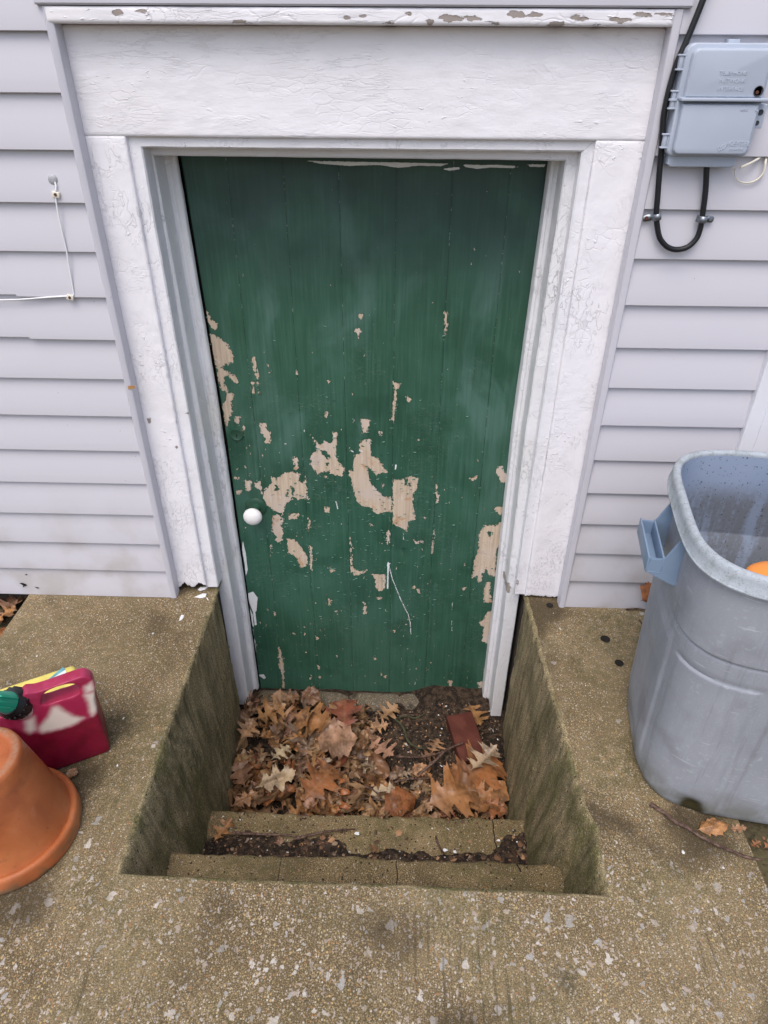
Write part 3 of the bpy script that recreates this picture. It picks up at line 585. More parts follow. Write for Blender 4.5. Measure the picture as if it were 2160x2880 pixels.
g = a.mix(a.ma('MULTIPLY', a.step(patch2, .52, .7), .38), g, (.010, .050, .029))
topd = a.ma('MULTIPLY', a.step(Z, .78, 1.05), a.step(a.noise(7, 3), .25, .6, .55, 1)); g = a.mix(a.ma('MULTIPLY', topd, .75), g, (.013, .036, .034))  # dark teal top, with shade of the head recess painted into it
crk = a.noise(1, 4, P=a.map(sc=(30, 1, 75)), dist=.5); ck = a.ma('MULTIPLY', a.step(a.ma('ABSOLUTE', a.ma('SUBTRACT', crk, .5)), 0, .012, 1, 0), a.ma('MULTIPLY', a.step(a.noise(6, 3, P=a.map(loc=(4, 0, 2))), .5, .6), a.step(Z, .9, .5)))
g = a.mix(a.ma('MULTIPLY', ck, .45), g, (.16, .27, .20))
seam = None
for s_ in SEAMS:
    wob = a.ma('MULTIPLY_ADD', a.noise(9, 2, P=a.map(loc=(0, s_*30, 0))), .003, s_-.0015)
    d_ = a.ma('ABSOLUTE', a.ma('SUBTRACT', X, wob)); k_ = a.step(d_, .0014, .0004); seam = k_ if seam is None else a.ma('MAXIMUM', seam, k_)
sn = a.noise(1, 4, P=a.map(sc=(4, 1, 26), loc=(9, 0, 0)))
g = a.mix(a.ma('MULTIPLY', seam, a.step(sn, .34, .55, .12, .75)), g, (.008, .026, .017)); g = a.mix(a.ma('MULTIPLY', seam, a.step(a.noise(1, 5, P=a.map(sc=(4, 1, 85), loc=(3, 0, 4)), rough=.7), .57, .64, 0, .6)), g, (.30, .36, .30))
rim = a.ma('MULTIPLY', a.step(edge, -.0016, -.0004), a.ma('SUBTRACT', 1., pm)); g = a.mix(a.ma('MULTIPLY', rim, .35), g, (.010, .035, .02))
col = a.mix(pm, g, wood)
wm = a.step(a.ma('ADD', a.attr('white'), a.ma('MULTIPLY', a.ma('SUBTRACT', a.noise(110, 5, rough=.7), .5), a.step(a.attr('white'), -.001, .004, .0022, .012))), -.0003, .0003); col = a.mix(wm, col, (.74, .76, .77))
h = a.ma('ADD', a.ma('MULTIPLY', brush, .35), a.ma('ADD', a.ma('MULTIPLY', a.noise(30, 4), .5), a.ma('MULTIPLY', ck, .7))); h = a.ma('SUBTRACT', h, a.ma('MULTIPLY', pm, 2.2)); h = a.ma('ADD', h, wm)
rg = a.mix(pm, a.mix(chalk, (.42,)*3, (.62,)*3), (.8,)*3)
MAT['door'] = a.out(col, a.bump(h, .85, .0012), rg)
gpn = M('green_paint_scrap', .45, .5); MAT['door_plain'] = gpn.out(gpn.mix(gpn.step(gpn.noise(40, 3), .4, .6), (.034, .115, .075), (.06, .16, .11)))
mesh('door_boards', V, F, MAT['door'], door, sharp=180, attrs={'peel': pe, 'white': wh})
# lifted scraps of paint along the broken edges and over the crazed middle of the door
rg = random.Random(17); FV = []; FF = []
def scrap(x, z, wd, ht, an, lift):
    o = len(FV); ca, sa = math.cos(an), math.sin(an); y0 = dgrid_y(x, z)
    for j in range(3):
        for i in range(4):
            u = (i/3-.5)*wd*(1 if j < 2 else rg.uniform(.4, .95)); v_ = j/2*ht; FV.append((x+u*ca-v_*sa, y0-.0002-lift*(j/2)**1.6-(.0003 if j else 0)*rg.random(), z+u*sa+v_*ca))
    for j in range(2):
        for i in range(3): FF.append((o+j*4+i, o+j*4+i+1, o+j*4+i+5, o+j*4+i+4))
def dgrid_y(x, z): return DY+.0015*nz(x*5, z*1.5)+.0008*nz(x*25, z*6)-.0006
Pn = P; cand = np.where(np.abs(pe) < .0016)[0]
for i in rg.sample(list(cand), min(420, len(cand))): scrap(Pn[i][0]+rg.uniform(-.002, .002), Pn[i][1]+rg.uniform(-.002, .002), rg.uniform(.0025, .008), rg.uniform(.0012, .0035), rg.uniform(0, 6.28), rg.uniform(.0006, .0020))
for i in range(520):
    x, z = rg.gauss(-.10, .19), rg.gauss(.08, .27)
    if -.49 < x < .32 and -.6 < z < .8: scrap(x, z, rg.uniform(.003, .011), rg.uniform(.0010, .0024), rg.choice((0, math.pi))+rg.gauss(0, .3), rg.uniform(.0006, .0016))
fo = mesh('paint_scraps', FV, FF, MAT['door_plain'], door, sharp=180); tag(fo, kind='stuff')
bm = bmesh.new(); bx(bm, -.505, .35, .182, .212, -.655, 1.2)
e_ = plain('door_edge', (.02, .018, .018), .9, .5, 30, .5, 60); bm_obj('door_core', bm, e_, door, smooth=False)
# knob, rose, lock cylinder
MAT['porcelain'] = plain('white_porcelain', (.80, .79, .78), .12, .03, 10, 0, spec=.6)
gp = M('painted_metal', .42, .5); MAT['greenmetal'] = gp.out(gp.mix(gp.step(gp.noise(60, 4), .6, .7, 0, .6), (.022, .078, .048), (.09, .10, .06)), gp.bump(gp.noise(90, 3), .4, .001))
def ylathe(name, prof, c, mat, parent, n=48):     # profile (r, y) turned about the Y axis
    V = []; F = []
    for r, y in prof:
        for i in range(n): t = 2*math.pi*i/n; V.append((c[0]+r*math.cos(t), c[1]+y, c[2]+r*math.sin(t)))
    for k in range(len(prof)-1):
        for i in range(n): F.append((k*n+i, k*n+(i+1) % n, (k+1)*n+(i+1) % n, (k+1)*n+i))
    return mesh(name, V, F, mat, parent, sharp=40)
KX, KZ = -.4445, .213
ros = ylathe('knob_rose', [(.034, 0), (.034, -.002), (.031, -.0035), (.026, -.0045), (.016, -.006), (.0135, -.012), (.013, -.022), (.012, -.034), (0, -.034)], (KX, DY+.001, KZ), MAT['greenmetal'], door)
pr = [(.010, -.030), (.013, -.033)]+[(.0288*math.sin(t), -.051-.0185*math.cos(math.pi-t) if False else -.0515+.0185*math.cos(t)) for t in np.linspace(.5, math.pi, 16)]
ylathe('knob', pr, (KX, DY, KZ), MAT['porcelain'], ros)
LX, LZ = -.474, .468
lk = ylathe('lock_cylinder', [(.0195, 0), (.0195, -.005), (.018, -.0075), (.0165, -.0078), (.0155, -.0070), (0, -.0070)], (LX, DY+.001, LZ), MAT['greenmetal'], door)
bm = bmesh.new(); bx(bm, LX-.0012, LX+.0012, DY-.0066, DY-.0060, LZ-.009, LZ-.001); cyl(bm, (LX, DY-.0060, LZ-.001), (LX, DY-.0067, LZ-.001), .0022, n=12)
bm_obj('keyhole', bm, plain('keyhole_black', (.006, .006, .006), .8), lk, smooth=False)
# worn stone sill under the door
V, F = [], []
ss = concrete('sill_stone', (.10, .082, .058), (.155, .13, .095), peb=.2, moss=.2, dark=(14, .8))
def sillf(a_, b_):
    x = -.512+.84*a_; th = b_*math.pi; g_ = -.010*abs(math.sin(x*17+1.3))**8
    return (x, .125-.045*math.cos(th)*1.0+.004*nz(x*11, b_*3), -.618+(.024+.005*nz(x*9, 1)+g_)*math.sin(th)**.6)
v, q = grid(160, 14, sillf); tag(mesh('door_sill', v, q, ss, sharp=180), 'low worn stone sill under the green door, half buried in soil', 'sill')
# ================================================================== TELEPHONE BOX, CABLES, WIRES
MAT['box'] = plain('grey_box_plastic', (.42, .47, .56), .42, .05, 14, .12, 60)
MAT['box_dark'] = plain('box_recess', (.05, .05, .06), .6)
MAT['cable'] = plain('black_cable', (.014, .015, .018), .45, .3, 30)
MAT['galv'] = plain('galvanised_metal', (.30, .33, .37), .38, .3, 60, .3, 90, metal=.7)
MAT['rust'] = plain('rusty_screw', (.12, .045, .03), .7, .4, 200, .5, 200)
MAT['cream'] = plain('cream_wire', (.72, .68, .58), .45, .06)
MAT['whitewire'] = plain('white_wire', (.78, .79, .80), .4, .04)
YF = -.062      # front face of the box
def bp(u, v, y=YF): return py(u, v, y)
tb = empty('telephone_interface_box', (.61, -.012, 1.2), 'pale grey plastic telephone interface box screwed to the siding at the right', 'utility box')
def zoomE(x, y): return 1820+x/4.424, 60+y/4.424
def panel(name, pts, y0, y1, mat, bev, parent, seg=3):
    bm = bmesh.new(); n = len(pts)
    a_ = [bm.verts.new((p[0], y0, p[1])) for p in pts]; b_ = [bm.verts.new((p[0], y1, p[1])) for p in pts]
    bm.faces.new(a_); bm.faces.new(b_[::-1])
    for i in range(n): bm.faces.new((a_[i], b_[i], b_[(i+1) % n], a_[(i+1) % n]))
    bmesh.ops.recalc_face_normals(bm, faces=bm.faces)
    if bev:
        es = [e for e in bm.edges if all(abs(v_.co.y-min(y0, y1)) < 1e-6 for v_ in e.verts)]
        bmesh.ops.bevel(bm, geom=es, offset=bev, segments=seg, affect='EDGES', profile=.5)
    return bm_obj(name, bm, mat, parent, sharp=30)
def rr(x0, x1, z0, z1, r, n=6, corners='1111'):
    out = []
    for k, (cx, cz, a0) in enumerate(((x1-r, z1-r, 0), (x0+r, z1-r, 90), (x0+r, z0+r, 180), (x1-r, z0+r, 270))):
        if corners[k] == '0': out.append((x1 if k in (0, 3) else x0, z1 if k < 2 else z0)); continue
        for i in range(n+1): t = R(a0+90*i/n); out.append((cx+r*math.cos(t), cz+r*math.sin(t)))
    return out
BX0, BX1 = bp(*zoomE(420, 1000)).x, bp(*zoomE(1560, 1000)).x-.004
zt, zm, zb = bp(*zoomE(900, 265)).z, bp(*zoomE(900, 985)).z, bp(*zoomE(800, 1690)).z
BX0 = bp(*zoomE(560, 300)).x-.002; BX1 = BX0+.163
tp = rr(BX0, BX1, zm-.002, zt, .016, corners='1100'); k0 = [i for i, p in enumerate(tp)][0]
tp.insert(7, ((BX0+BX1)/2, zt+.003))
panel('upper_cover', rr(BX0, BX1, zm+.0005, zt, .016, corners='1100'), -.012, -.048, MAT['box'], .004, tb)
panel('upper_face', rr(BX0+.009, BX1-.009, zm+.004, zt-.008, .012, corners='1100'), -.047, YF, MAT['box'], .005, tb)
panel('lower_cover', rr(BX0+.001, BX1-.001, zb-.001, zm-.0015, .014, corners='0011'), -.012, -.048, MAT['box'], .004, tb)
panel('lower_face', rr(BX0+.009, BX1-.010, zb+.004, zm-.006, .011, corners='0011'), -.047, YF, MAT['box'], .004, tb)
bm = bmesh.new(); bx(bm, BX0+.002, BX1+.004, -.068, -.047, zm-.0015, zm+.0045, .002); bm_obj('seam_rib', bm, MAT['box'], tb)
panel('base_tray', [(BX0+.010, zb+.02), (BX1-.018, zb+.02), (BX1-.018, zb-.016), (BX1-.024, zb-.021), (BX0+.016, zb-.021), (BX0+.010, zb-.016)], -.004, -.040, MAT['box'], .003, tb)
panel('base_tray', rr(BX0+.010, BX1-.004, zb+.01, zt-.006, .012), -.003, -.014, MAT['box'], .002, tb)
for zc in (zoomE(0, 510), zoomE(0, 925), zoomE(0, 1030), zoomE(0, 1490)):
    z = py(1930, zc[1], -.04).z; bm = bmesh.new()
    hh = .0115 if zc[1] < 200 or zc[1] > 380 else .0075
    for s_ in (-1, 1): bx(bm, BX0-.012, BX0+.006, -.045, -.034, z+s_*hh-.0015, z+s_*hh+.0015, .001)
    bx(bm, BX0-.0085, BX0-.0015, -.043, -.033, z-hh, z+hh, .001); bx(bm, BX0-.001, BX0+.003, -.043, -.033, z-hh, z+hh, .001)
    bm_obj('hinge', bm, MAT['box'], tb)
bm = bmesh.new(); bx(bm, (BX0+BX1)/2+.0, (BX0+BX1)/2+.022, -.020, -.002, zt-.004, zt+.006, .001); bm_obj('mounting_tab', bm, MAT['box'], tb)
# lock recess with its screw, and the side latch plate
hc = bp(*zoomE(1385, 870), YF)
hr = ylathe('lock_recess', [(.0092, -.0008), (.0080, -.0010), (.0078, -.0004), (.0074, .0), (0, .0)], (hc.x, YF, hc.z), MAT['box_dark'], tb, 28)
ylathe('screw', [(.0032, -.001), (.0026, -.0024), (0, -.0026)], (hc.x-.002, YF, hc.z-.002), MAT['rust'], hr, 12)
panel('latch_plate', rr(BX1-.014, BX1+.012, zm-.047, zm-.006, .009, corners='0110'), -.020, -.046, MAT['box'], .002, tb)
ylathe('screw_hole', [(.0052, -.0006), (.0045, -.0004), (0, -.0002)], (BX1+.002, -.0462, zm-.02), MAT['box_dark'], tb, 20)
ylathe('screw_hole', [(.0045, -.0006), (.0038, -.0004), (0, -.0002)], (BX1+.0, -.0462, zm-.038), MAT['box_dark'], tb, 20)
def letters(txt, size, x, z, parent, mat, shear=0, name='embossed_lettering', dep=.0006, y=YF, space=1.1):
    cu = bpy.data.curves.new(name, 'FONT'); cu.body = txt; cu.size = size; cu.extrude = dep; cu.align_x = 'CENTER'; cu.align_y = 'CENTER'; cu.shear = shear; cu.space_character = space
    cu.bevel_depth = .00015
    o = bpy.data.objects.new(name, cu); COL.objects.link(o); me = bpy.data.meshes.new_from_object(o.evaluated_get(bpy.context.evaluated_depsgraph_get())); bpy.data.objects.remove(o)
    me.transform(Matrix.Translation((x, y, z)) @ Matrix.Rotation(R(90), 4, 'X')); me.materials.clear(); me.materials.append(mat)
    return link(bpy.data.objects.new(name, me), parent)
MAT['emboss'] = plain('box_plastic_lettering', (.44, .49, .58), .35, .03)
def ze(u0, v0, sx, x, y): return u0+x/sx, v0+y/sx
for t_, (x_, y_) in (('TELEPHONE', (650, 270)), ('NETWORK', (620, 495)), ('INTERFACE', (570, 730))):
    c_ = bp(*ze(2000, 180, 10.37, x_, y_)); letters(t_, .0088, c_.x, c_.z, tb, MAT['emboss'])
c_ = bp(*ze(2010, 370, 11.06, 740, 380)); letters('KEPTEL', .0120, c_.x, c_.z, tb, MAT['emboss'], shear=.35)
c_ = bp(*ze(2010, 370, 11.06, 680, 560)); letters('BY ANTEC', .0045, c_.x, c_.z, tb, MAT['emboss'], space=1.3)
c_ = bp(*ze(2010, 370, 11.06, 250, 480)); bm = bmesh.new()
for i in range(3):
    cyl(bm, (c_.x-.006+i*.004, YF-.0003, c_.z-.008+i*.002), (c_.x-.0005+i*.004, YF-.0003, c_.z+.006+i*.001), .0009, n=6); cyl(bm, (c_.x-.009+i*.003, YF-.0003, c_.z-.001+i*.002), (c_.x-.006+i*.004, YF-.0003, c_.z-.008+i*.002), .0008, n=6)
bm_obj('embossed_emblem', bm, MAT['emboss'], tb)
c_ = bp(*zoomE(1210, 1105)); letters('NISO', .006, c_.x, c_.z, tb, MAT['emboss']); c_ = bp(*zoomE(1365, 1112)); bm = bmesh.new()
cyl(bm, (c_.x-.003, YF-.0003, c_.z), (c_.x+.003, YF-.0003, c_.z), .0008, n=6); cyl(bm, (c_.x+.003, YF-.0003, c_.z), (c_.x, YF-.0003, c_.z+.003), .0007, n=6); cyl(bm, (c_.x+.003, YF-.0003, c_.z), (c_.x, YF-.0003, c_.z-.003), .0007, n=6)
bm_obj('embossed_arrow', bm, MAT['emboss'], tb)

CY_ = -.024
cpts = [py(2010, -90, CY_), py(1978, -2, CY_), py(1935, 105, CY_), py(1905, 175, CY_), py(1885, 240, CY_), py(1871, 300, CY_), py(1865, 340, CY_), py(1862, 400, CY_), py(1855, 480, CY_), py(1849, 560, CY_), py(1846, 600, CY_), py(1849, 640, CY_), py(1857, 672, CY_), py(1878, 695, CY_), py(1905, 702, CY_), py(1935, 694, CY_), py(1958, 672, CY_), py(1969, 645, CY_), py(1975, 610, CY_), py(1984, 540, CY_), py(1987, 480, CY_-.002), py(1988, 455, CY_-.002)]
cb = tube('black_cable', cpts, .0058, MAT['cable'], n=10, k=5)
tag(cb, 'thick black cable looping down the siding and up into the telephone box', 'cable')
gw = tube('black_cable_tail', [py(1868, 335, -.026), py(1872, 350, -.022), py(1877, 372, -.02), py(1880, 392, -.03)], .0012, MAT['cable'], n=6); bpy.data.objects.remove(gw)
def clamp(u, v, s, ang, lab):
    c = py(u, v, CY_); t = empty('cable_clamp', c, lab, 'clamp', 'clamps on the black cable')
    mt = Matrix.Translation(c) @ Matrix.Rotation(R(ang), 4, 'Y')
    V, F = [], []; prof = [(-s*.010, .0085), (-s*.0075, -.002), (-s*.005, -.0075), (0, -.0085), (s*.005, -.0075), (s*.0075, -.002), (s*.009, .0085), (s*.014, .0095), (s*.024, .0095), (s*.027, .0095)]
    for i, zz in enumerate((-.0065, .0065)):
        for (x, y) in prof: V.append(mt @ Vector((x, y, zz*(.55 if abs(x) > .026 else 1))))
    for (x, y) in prof: pass
    n = len(prof)
    for j in range(n-1): F.append((j, j+1, n+j+1, n+j))
    o = mesh('strap', V, F, MAT['galv'], t, sharp=60); md = o.modifiers.new('s', 'SOLIDIFY'); md.thickness = .0014; md.offset = 0; evald(o)
    bm = bmesh.new(); p = mt @ Vector((s*.0195, .0075, 0)); cyl(bm, p+Vector((0, .001, 0)), p+Vector((0, -.0022, 0)), .0048, .0036, 6); cyl(bm, p, p+Vector((0, -.0030, 0)), .0030, .002, 10); bm_obj('screw', bm, MAT['rust'] if s < 0 else MAT['galv'], t)
clamp(1848, 609, -1, -16, 'metal cable clamp with a rusty screw on the left side of the loop')
clamp(1976, 617, 1, 4, 'metal cable clamp with a grey screw on the right side of the loop')
wl = tube('cream_wire', [py(2066, 472, -.03), py(2066, 482, -.018), py(2070, 500, -.016), py(2082, 511, -.016), py(2103, 514, -.016), py(2125, 508, -.016), py(2143, 492, -.016), py(2150, 475, -.016), py(2153, 455, -.014), py(2155, 443, -.004)], lambda t: .0011+.0014*min(1, max(0, t*3-1)), MAT['cream'], n=8)
tag(wl, 'thin cream wire hanging in a loop under the telephone box', 'wire')
wl = tube('cream_wire', [py(2082, 471, -.034), py(2095, 466, -.028), py(2112, 458, -.022), py(2130, 448, -.014), py(2139, 442, -.002)], .0026, MAT['cream'], n=8)
tag(wl, 'short flat cream wire slanting from the telephone box corner under the lap', 'wire')

# white wire at the left with its clips and plug of sealant
YW = -.0165
p = [py(155, 512, YW+.003), py(158, 528, YW), py(156, 545, YW), py(160, 580, YW), py(172, 640, YW), py(187, 705, YW), (py(198, 770, YW)), py(207, 822, YW), py(207, 829, YW), py(200, 833, YW), py(170, 834, YW), py(110, 838, YW), py(60, 842, YW), py(0, 844, YW), py(-200, 852, YW), py(-700, 880, YW)]
tag(tube('white_wire', p, .0018, MAT['whitewire'], n=8, k=6), 'thin white wire running down the left siding and off to the side', 'wire')
c = py(150, 505, -.008); V = []; o_ = ylathe('wall_plug', [(.0105, .004), (.0100, -.001), (.008, -.003), (.005, -.0035), (0, -.0038)], (c.x, -.010, c.z), plain('clear_sealant', (.42, .42, .45), .25, .2, 90, .5, 90), None, 24)
tag(o_, 'round blob of grey sealant where the white wire enters the siding', 'cable plug')
for (u, v, lb) in ((156, 547, 'small white wire clip just below the blob of sealant'), (196, 836, 'small white wire clip at the bend of the white wire')):
    c = py(u, v, YW); t = empty('wire_clip', c, lb, 'wire clip', 'clips holding the white wire')
    bm = bmesh.new(); mt = Matrix.Translation(c) @ Matrix.Rotation(R(12), 4, 'Y'); bx(bm, -.007, .009, -.003, .005, -.006, .006, .0015, mtx=mt); bm_obj('clip', bm, MAT['cream'], t)
    bm = bmesh.new(); cyl(bm, c+Vector((.001, -.0025, 0)), c+Vector((.001, -.0045, 0)), .0036, .0028, 12); bm_obj('nail', bm, MAT['rust'], t)

# ================================================================== TRASH CAN
def can_mat():
    a = M('weathered_grey_plastic', .55, .35); X, Y, Z = a.sep(a.P)
    base = a.mix(a.step(a.noise(4, 4), .3, .7), (.262, .280, .322), (.315, .335, .378))
    base = a.mix(a.step(a.noise(1, 4, P=a.map(sc=(40, 40, 9)), rough=.7), .5, .72, 0, .35), base, (.38, .41, .45))
    sp = a.ma('MULTIPLY', a.step(a.noise(62, 3), .60, .68), a.step(a.noise(7, 3), .45, .6)); base = a.mix(a.ma('MULTIPLY', sp, .35), base, (.44, .48, .52))
    base = a.mix(a.step(a.noise(260, 2), .55, .75, 0, .35), base, (.42, .44, .47)); base = a.mix(a.step(a.noise(9, 5), .5, .68, 0, .5), base, (.18, .185, .205)); base = a.mix(a.step(a.noise(1, 6, P=a.map(sc=(55, 55, 3)), rough=.7), .54, .68, 0, .4), base, (.16, .165, .18))
    low = a.ma('MULTIPLY', a.step(Z, .13, .01), a.step(a.noise(13, 4), .35, .65)); base = a.mix(a.ma('MULTIPLY', low, .75), base, (.12, .12, .09))
    scr = a.noise(1, 2, P=a.map(sc=(14, 14, 160), rot=(.3, .2, 0))); base = a.mix(a.ma('MULTIPLY', a.step(scr, .70, .73), .5), base, (.5, .52, .56))
    stn = a.step(a.ma('ADD', a.attr('stain'), a.ma('MULTIPLY', a.noise(60, 3), .3)), .45, .95); base = a.mix(stn, base, (.035, .030, .012))
    return a.out(base, a.bump(a.ma('ADD', a.noise(150, 3), a.ma('MULTIPLY', a.noise(12, 3), .8)), .35, .0012), a.step(a.noise(11, 3), .3, .7, .42, .65))
MAT['can'] = can_mat()
a = M('can_inside', .5, .35); X, Y, Z = a.sep(a.P)
c = a.mix(a.step(a.noise(5, 3), .3, .7), (.23, .29, .40), (.27, .33, .44))
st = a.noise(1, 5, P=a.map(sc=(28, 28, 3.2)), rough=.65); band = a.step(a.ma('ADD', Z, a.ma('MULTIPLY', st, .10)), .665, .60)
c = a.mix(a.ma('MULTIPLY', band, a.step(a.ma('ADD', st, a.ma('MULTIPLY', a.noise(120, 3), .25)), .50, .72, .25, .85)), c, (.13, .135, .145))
c = a.mix(a.ma('MULTIPLY', a.step(a.noise(170, 2), .64, .70), .8), c, (.04, .045, .05))
MAT['can_in'] = a.out(c, a.bump(a.noise(100, 3), .3, .001))
a = M('mossy_rim', .6, .35); c = a.mix(a.step(a.noise(40, 5, rough=.7), .42, .68), (.37, .41, .455), (.27, .30, .315)); c = a.mix(a.step(a.noise(320, 2), .55, .7, 0, .45), c, (.17, .19, .16)); c = a.mix(a.step(a.noise(8, 3), .5, .7, 0, .5), c, (.34, .40, .47))
MAT['can_rim'] = a.out(c, a.bump(a.noise(140, 3), .5, .0012))
MAT['can_blue'] = plain('blue_grey_plastic', (.215, .305, .435), .42, .12, 9, .12, 60)
CC = Vector((.812, -.500, -.004)); CR = R(-9); CH = .672
CM = Matrix.Translation(CC) @ Matrix.Rotation(CR, 4, 'Z')
def cw(p): return CM @ Vector(p)
tc = empty('trash_can', CC, 'big weathered grey plastic trash can with a side handle, beside the stairwell', 'trash can', rz=CR)
def sup(t, hx, hy, n=4.2):
    c_, s_ = math.cos(t), math.sin(t); r = (abs(c_/hx)**n+abs(s_/hy)**n)**(-1/n); return r*c_, r*s_
NA = 360
def canr(z): k = z/CH; return .234+.022*k, .214+.014*k
def outer(t, z):
    hx, hy = canr(z); x, y = sup(t, hx, hy, 3.6+.6*z); d = 0
    # stepped mouldings pressed into the side walls
    k = z/CH
    def ss(a_, b_, v_): u = min(max((v_-a_)/(b_-a_), 0), 1); return u*u*(3-2*u)
    fx = abs(math.cos(t)); arc = (t-math.radians(270)); arc = (arc+math.pi) % (2*math.pi)-math.pi
    d += .0035*ss(.690, .702, k)-.0035*math.exp(-((k-.692)/.005)**2)                     # upper band stands proud
    w_ = ss(-1.02, -.97, arc)*(1-ss(-.42, -.40, arc)); w2 = ss(.40, .42, arc)*(1-ss(.97, 1.02, arc))
    gl = lambda v_, s_: math.exp(-(v_/s_)**2)
    for (a0, a1) in ((-1.02, -.41), (.41, 1.02)):
        if a0-.08 < arc < a1+.08: d += .0018*ss(a0-.02, a0+.02, arc)*(1-ss(a1-.02, a1+.02, arc))*(1-ss(.605, .617, k))-.0042*gl(k-.611, .005)*ss(a0-.03, a0, arc)*(1-ss(a1, a1+.03, arc))-(.0035*(gl(arc-a1, .022))*(1-ss(.600, .612, k))*ss(.06, .2, k) if a0 < 0 else 0)
    ar2 = (t-math.pi+math.pi) % (2*math.pi)-math.pi
    d += .0045*ss(-.45, -.42, ar2)*(1-ss(.42, .45, ar2))*(1-ss(.62, .64, k))*ss(.06, .12, k)
    d += -.014*max(0, 1-z/.028)**2+.0015*nz(x*8, z*8, y*8)
    # dented lower corner
    dd = math.hypot((x+.135), (z-.03)*1.2) if y < 0 else 9; d -= .014*math.exp(-(dd/.026)**2)
    l = math.hypot(x, y); return (x*(1+d/l), y*(1+d/l), z)
zr = [0, .002, .006, .012, .02, .03, .04]+list(np.linspace(.05, CH*.57, 18))+list(np.linspace(CH*.575, CH*.61, 9))+list(np.linspace(CH*.62, CH*.68, 4))+list(np.linspace(CH*.685, CH*.71, 7))+list(np.linspace(CH*.72, CH-.012, 6))
V = [cw(outer(2*math.pi*i/NA, z)) for z in zr for i in range(NA)]; F = [(j*NA+i, j*NA+(i+1) % NA, (j+1)*NA+(i+1) % NA, (j+1)*NA+i) for j in range(len(zr)-1) for i in range(NA)]
F.append(tuple(range(NA))[::-1]); CMi = CM.inverted(); sa = [(lambda q: math.exp(-(math.hypot(q.x+.125, (q.z-.018)*.8)/.032)**2) if q.y < 0 else 0)(CMi @ v_) for v_ in V]; mesh('bin_body', V, F, MAT['can'], tc, sharp=70, attrs={'stain': sa})
def ringmesh(name, prof, mat, parent, n_=None):
    V = []
    for (dr, z) in prof:
        hx, hy = canr(max(z, 0))
        for i in range(NA):
            t = 2*math.pi*i/NA; x, y = sup(t, hx, hy, 3.6+.6*z); l = math.hypot(x, y); w_ = .0012*nz(x*12, y*12, z*9)
            V.append(cw((x*(1+(dr+w_)/l), y*(1+(dr+w_)/l), z+.0015*nz(x*5, y*5))))
    F = [(j*NA+i, j*NA+(i+1) % NA, (j+1)*NA+(i+1) % NA, (j+1)*NA+i) for j in range(len(prof)-1) for i in range(NA)]
    return mesh(name, V, F, mat, parent, sharp=50)
iw = ringmesh('inner_wall', [(-.003, CH-.001), (-.004, CH-.10), (-.0045, CH-.20), (-.0045, CH-.205), (-.012, CH-.212), (-.013, .3), (-.014, .02)], MAT['can_in'], tc)
V = [cw((*[c_*.97 for c_ in sup(2*math.pi*i/NA, .215, .19)], .02)) for i in range(NA)]; mesh('inner_floor', V, [tuple(range(NA))], MAT['can_in'], tc, smooth=False)
ringmesh('rim', [(-.003, CH-.004), (-.0035, CH+.001), (-.001, CH+.0045), (.003, CH+.006), (.009, CH+.005), (.0125, CH+.001), (.0145, CH-.006), (.0165, CH-.026), (.0195, CH-.0285), (.0195, CH-.031), (.017, CH-.032), (.001, CH-.030)], MAT['can_rim'], tc)
# side handle: two cheeks carrying a channel grip
hx, hy = canr(CH); HX = -hx
def slab_poly(name, pts, y0, y1, mat, parent, bev=.0015):
    bm = bmesh.new(); a_ = [bm.verts.new(cw((x, y0, z))) for x, z in pts]; b_ = [bm.verts.new(cw((x, y1, z))) for x, z in pts]
    bm.faces.new(a_); bm.faces.new(b_[::-1]); n = len(pts)
    for i in range(n): bm.faces.new((a_[i], b_[i], b_[(i+1) % n], a_[(i+1) % n]))
    bmesh.ops.recalc_face_normals(bm, faces=bm.faces); bmesh.ops.bevel(bm, geom=list(bm.edges), offset=bev, segments=2, affect='EDGES'); return bm_obj(name, bm, mat, parent, sharp=40)
hd = None
for y in (-.0685, .064):
    o_ = slab_poly('handle_cheek' if hd else 'handle', [(-.240, .642), (-.262, .642), (-.270, .622), (-.288, .580), (-.313, .580), (-.316, .552), (-.306, .541), (-.262, .520), (-.238, .512)], y, y+.0045, MAT['can_blue'], hd or tc)
    hd = hd or o_
bm = bmesh.new(); mt = CM
for (x0, x1, z0, z1) in ((-.317, -.3135, .546, .583), (-.2895, -.286, .550, .583), (-.3165, -.2865, .545, .5485)): bx(bm, x0, x1, -.069, .069, z0, z1, .0012, mtx=mt)
bm_obj('grip', bm, MAT['can_blue'], hd)
# things inside the can
q_ = px(2160, 1600, (0, 0, .56), (0, 0, 1)); bm = bmesh.new(); P0 = px(2125, 1600, (0, 0, .545), (0, 0, 1)); P1 = px(2330, 1660, (0, 0, .52), (0, 0, 1))
bmesh.ops.create_uvsphere(bm, u_segments=32, v_segments=16, radius=1, matrix=Matrix.Translation(P0.lerp(P1, .5)) @ Matrix.Rotation(math.atan2(P1.y-P0.y, P1.x-P0.x), 4, 'Z') @ Matrix.Diagonal((.085, .05, .022, 1)))
tag(bm_obj('plastic_toy', bm, plain('orange_plastic', (.85, .30, .06), .35, .05)), 'rounded orange plastic shell lying inside the grey trash can', 'plastic toy')
